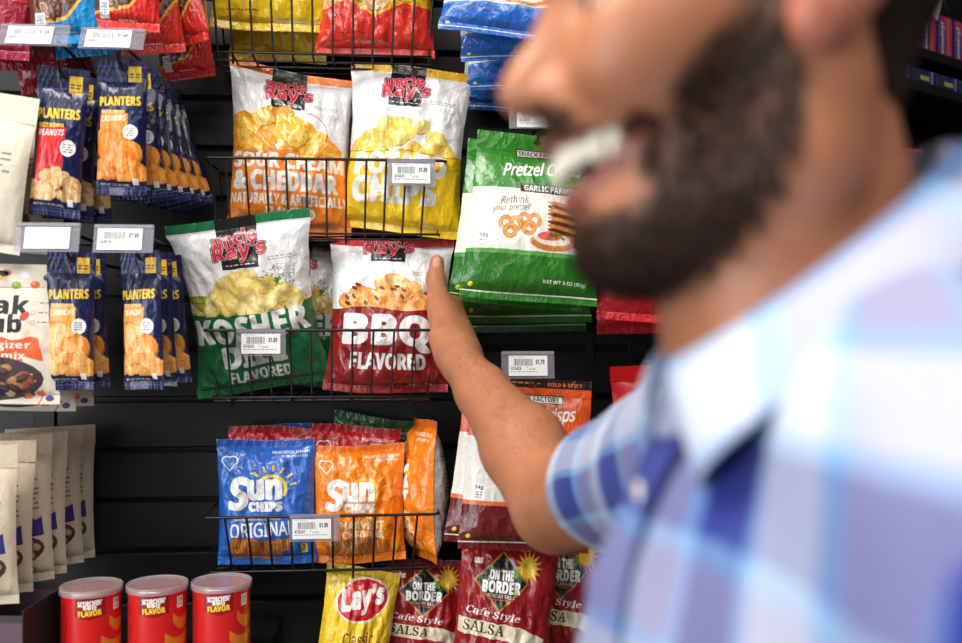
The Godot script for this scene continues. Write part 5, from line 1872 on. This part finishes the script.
	# collar: a band round the neck and two leaves folded down from it
	for s in [-1.0, 1.0]:
		var rows := []
		var uvs := []
		var band := []
		var band_uv := []
		for j in 7:
			var g := j / 6.0
			var row := []
			var ur := []
			var brow := []
			var bu := []
			for i in 25:
				var w := lerpf(0.10, PI, i / 24.0)                     # 0 at the throat, PI at the nape
				var fx := 13.6 - 5.9 * cos(w)
				var fs := 6.5 * sin(w)
				var fold := Vector3(fx, 2.9 + (fx - 13.6) * 0.78, fs * s)
				var radial := Vector3(-cos(w), 0, sin(w) * s)
				var front := pow(1.0 - i / 24.0, 2.0)
				var drop := lerpf(3.9, 6.6, front)
				var dir := (radial * lerpf(0.80, 0.10, front) + Vector3(0.20 * front, -lerpf(0.60, 0.66, front), 0.72 * front * s)).normalized()
				var roll := sin(g * PI) * 0.45
				row.append(fold + dir * drop * g + Vector3(0, roll, 0) + radial * roll * 0.6)
				ur.append(Vector2(w * 6.2 - 1.6, g * drop - 1.0) / 18.0)
				brow.append(fold - radial * 0.25 + Vector3(0, -3.2 * g, 0) + radial * g * 0.6)
				bu.append(Vector2(w * 6.2, g * 3.2 + 8.0) / 15.0)
			rows.append(row)
			uvs.append(ur)
			band.append(brow)
			band_uv.append(bu)
		joined_part("collar_leaf", [sheet_piece(rows, uvs, 0.26 * s)], cloth, root)
		joined_part("collar_band", [sheet_piece(band, band_uv, 0.2 * s)], cloth, root)
	# button placket down the chest, lying on the shirt, with its buttons
	var prow := []
	var puv := []
	var list := PackedInt32Array(range(sh.kind.size()))
	for j in 31:
		var y := lerpf(-3.5, -58.0, j / 30.0)
		var row := []
		var ur := []
		for i in 6:
			var s := lerpf(0.2, 3.4, i / 5.0)
			var x := 0.0
			for step in 60:
				var p := Vector3(x, y, s)
				var d := sh.at(p, list) + folds.get_noise_3dv(p) * 1.5
				if d < 0.32:
					break
				x += maxf(d - 0.3, 0.02) * 0.8
			row.append(Vector3(x, y, s))
			ur.append(Vector2(s * 0.6 + 8.2, y + 3.6) / 11.5)
		prow.append(row)
		puv.append(ur)
	joined_part("placket", [sheet_piece(prow, puv, 0.18)], cloth, root)
	var disc := lathe([Vector2(0.0, -0.0012), Vector2(0.0052, -0.0012), Vector2(0.0058, 0.0), Vector2(0.0054, 0.0011), Vector2(0.0042, 0.0007), Vector2(0.0, 0.0006)], 20)
	for j in [2, 7, 12, 17, 22, 27]:
		var p: Vector3 = prow[j][2]
		part("button", disc, M.button_pearl, root, (p + Vector3(-0.22, 0, 0) - PERSON_BASE) * 0.01, Vector3(0, 0, 90))
	# ---- trousers and shoes
	var tr := Field.new()
	tr.oval(Vector3(18, -60, 0), Vector3(12.6, 10, 16.4), 3.0)
	for s in [-1.0, 1.0]:
		tr.chain([both(Vector3(18, -64, 8.3), s), both(Vector3(17, -102, 9.5), s), both(Vector3(19, -143, 10), s)], [9.6, 7.4, 5.8], 3.0)
	var tm: Array = tr.mesh(Vector3(2, -149, -20), Vector3(33, -48, 20), 1.6, folds, 1.0)
	joined_part("trousers", [tm], M.denim, root)
	for s in [-1.0, 1.0]:
		var sf := Field.new()
		sf.chain([both(Vector3(21, -146, 10), s), both(Vector3(12, -147, 10.8), s), both(Vector3(3.5, -147.6, 12), s)], [4.0, 3.6, 2.4], 2.0)
		sf.oval(both(Vector3(12, -158, 11), s), Vector3(40, 8.0, 30), 0.4, true)
		var sfm: Array = sf.mesh(Vector3(-1, -151, -16) if s < 0 else Vector3(-1, -151, 5), Vector3(27, -141, -5) if s < 0 else Vector3(27, -141, 16), 0.9)
		joined_part("shoe", [sfm], M.shoe_leather, root)
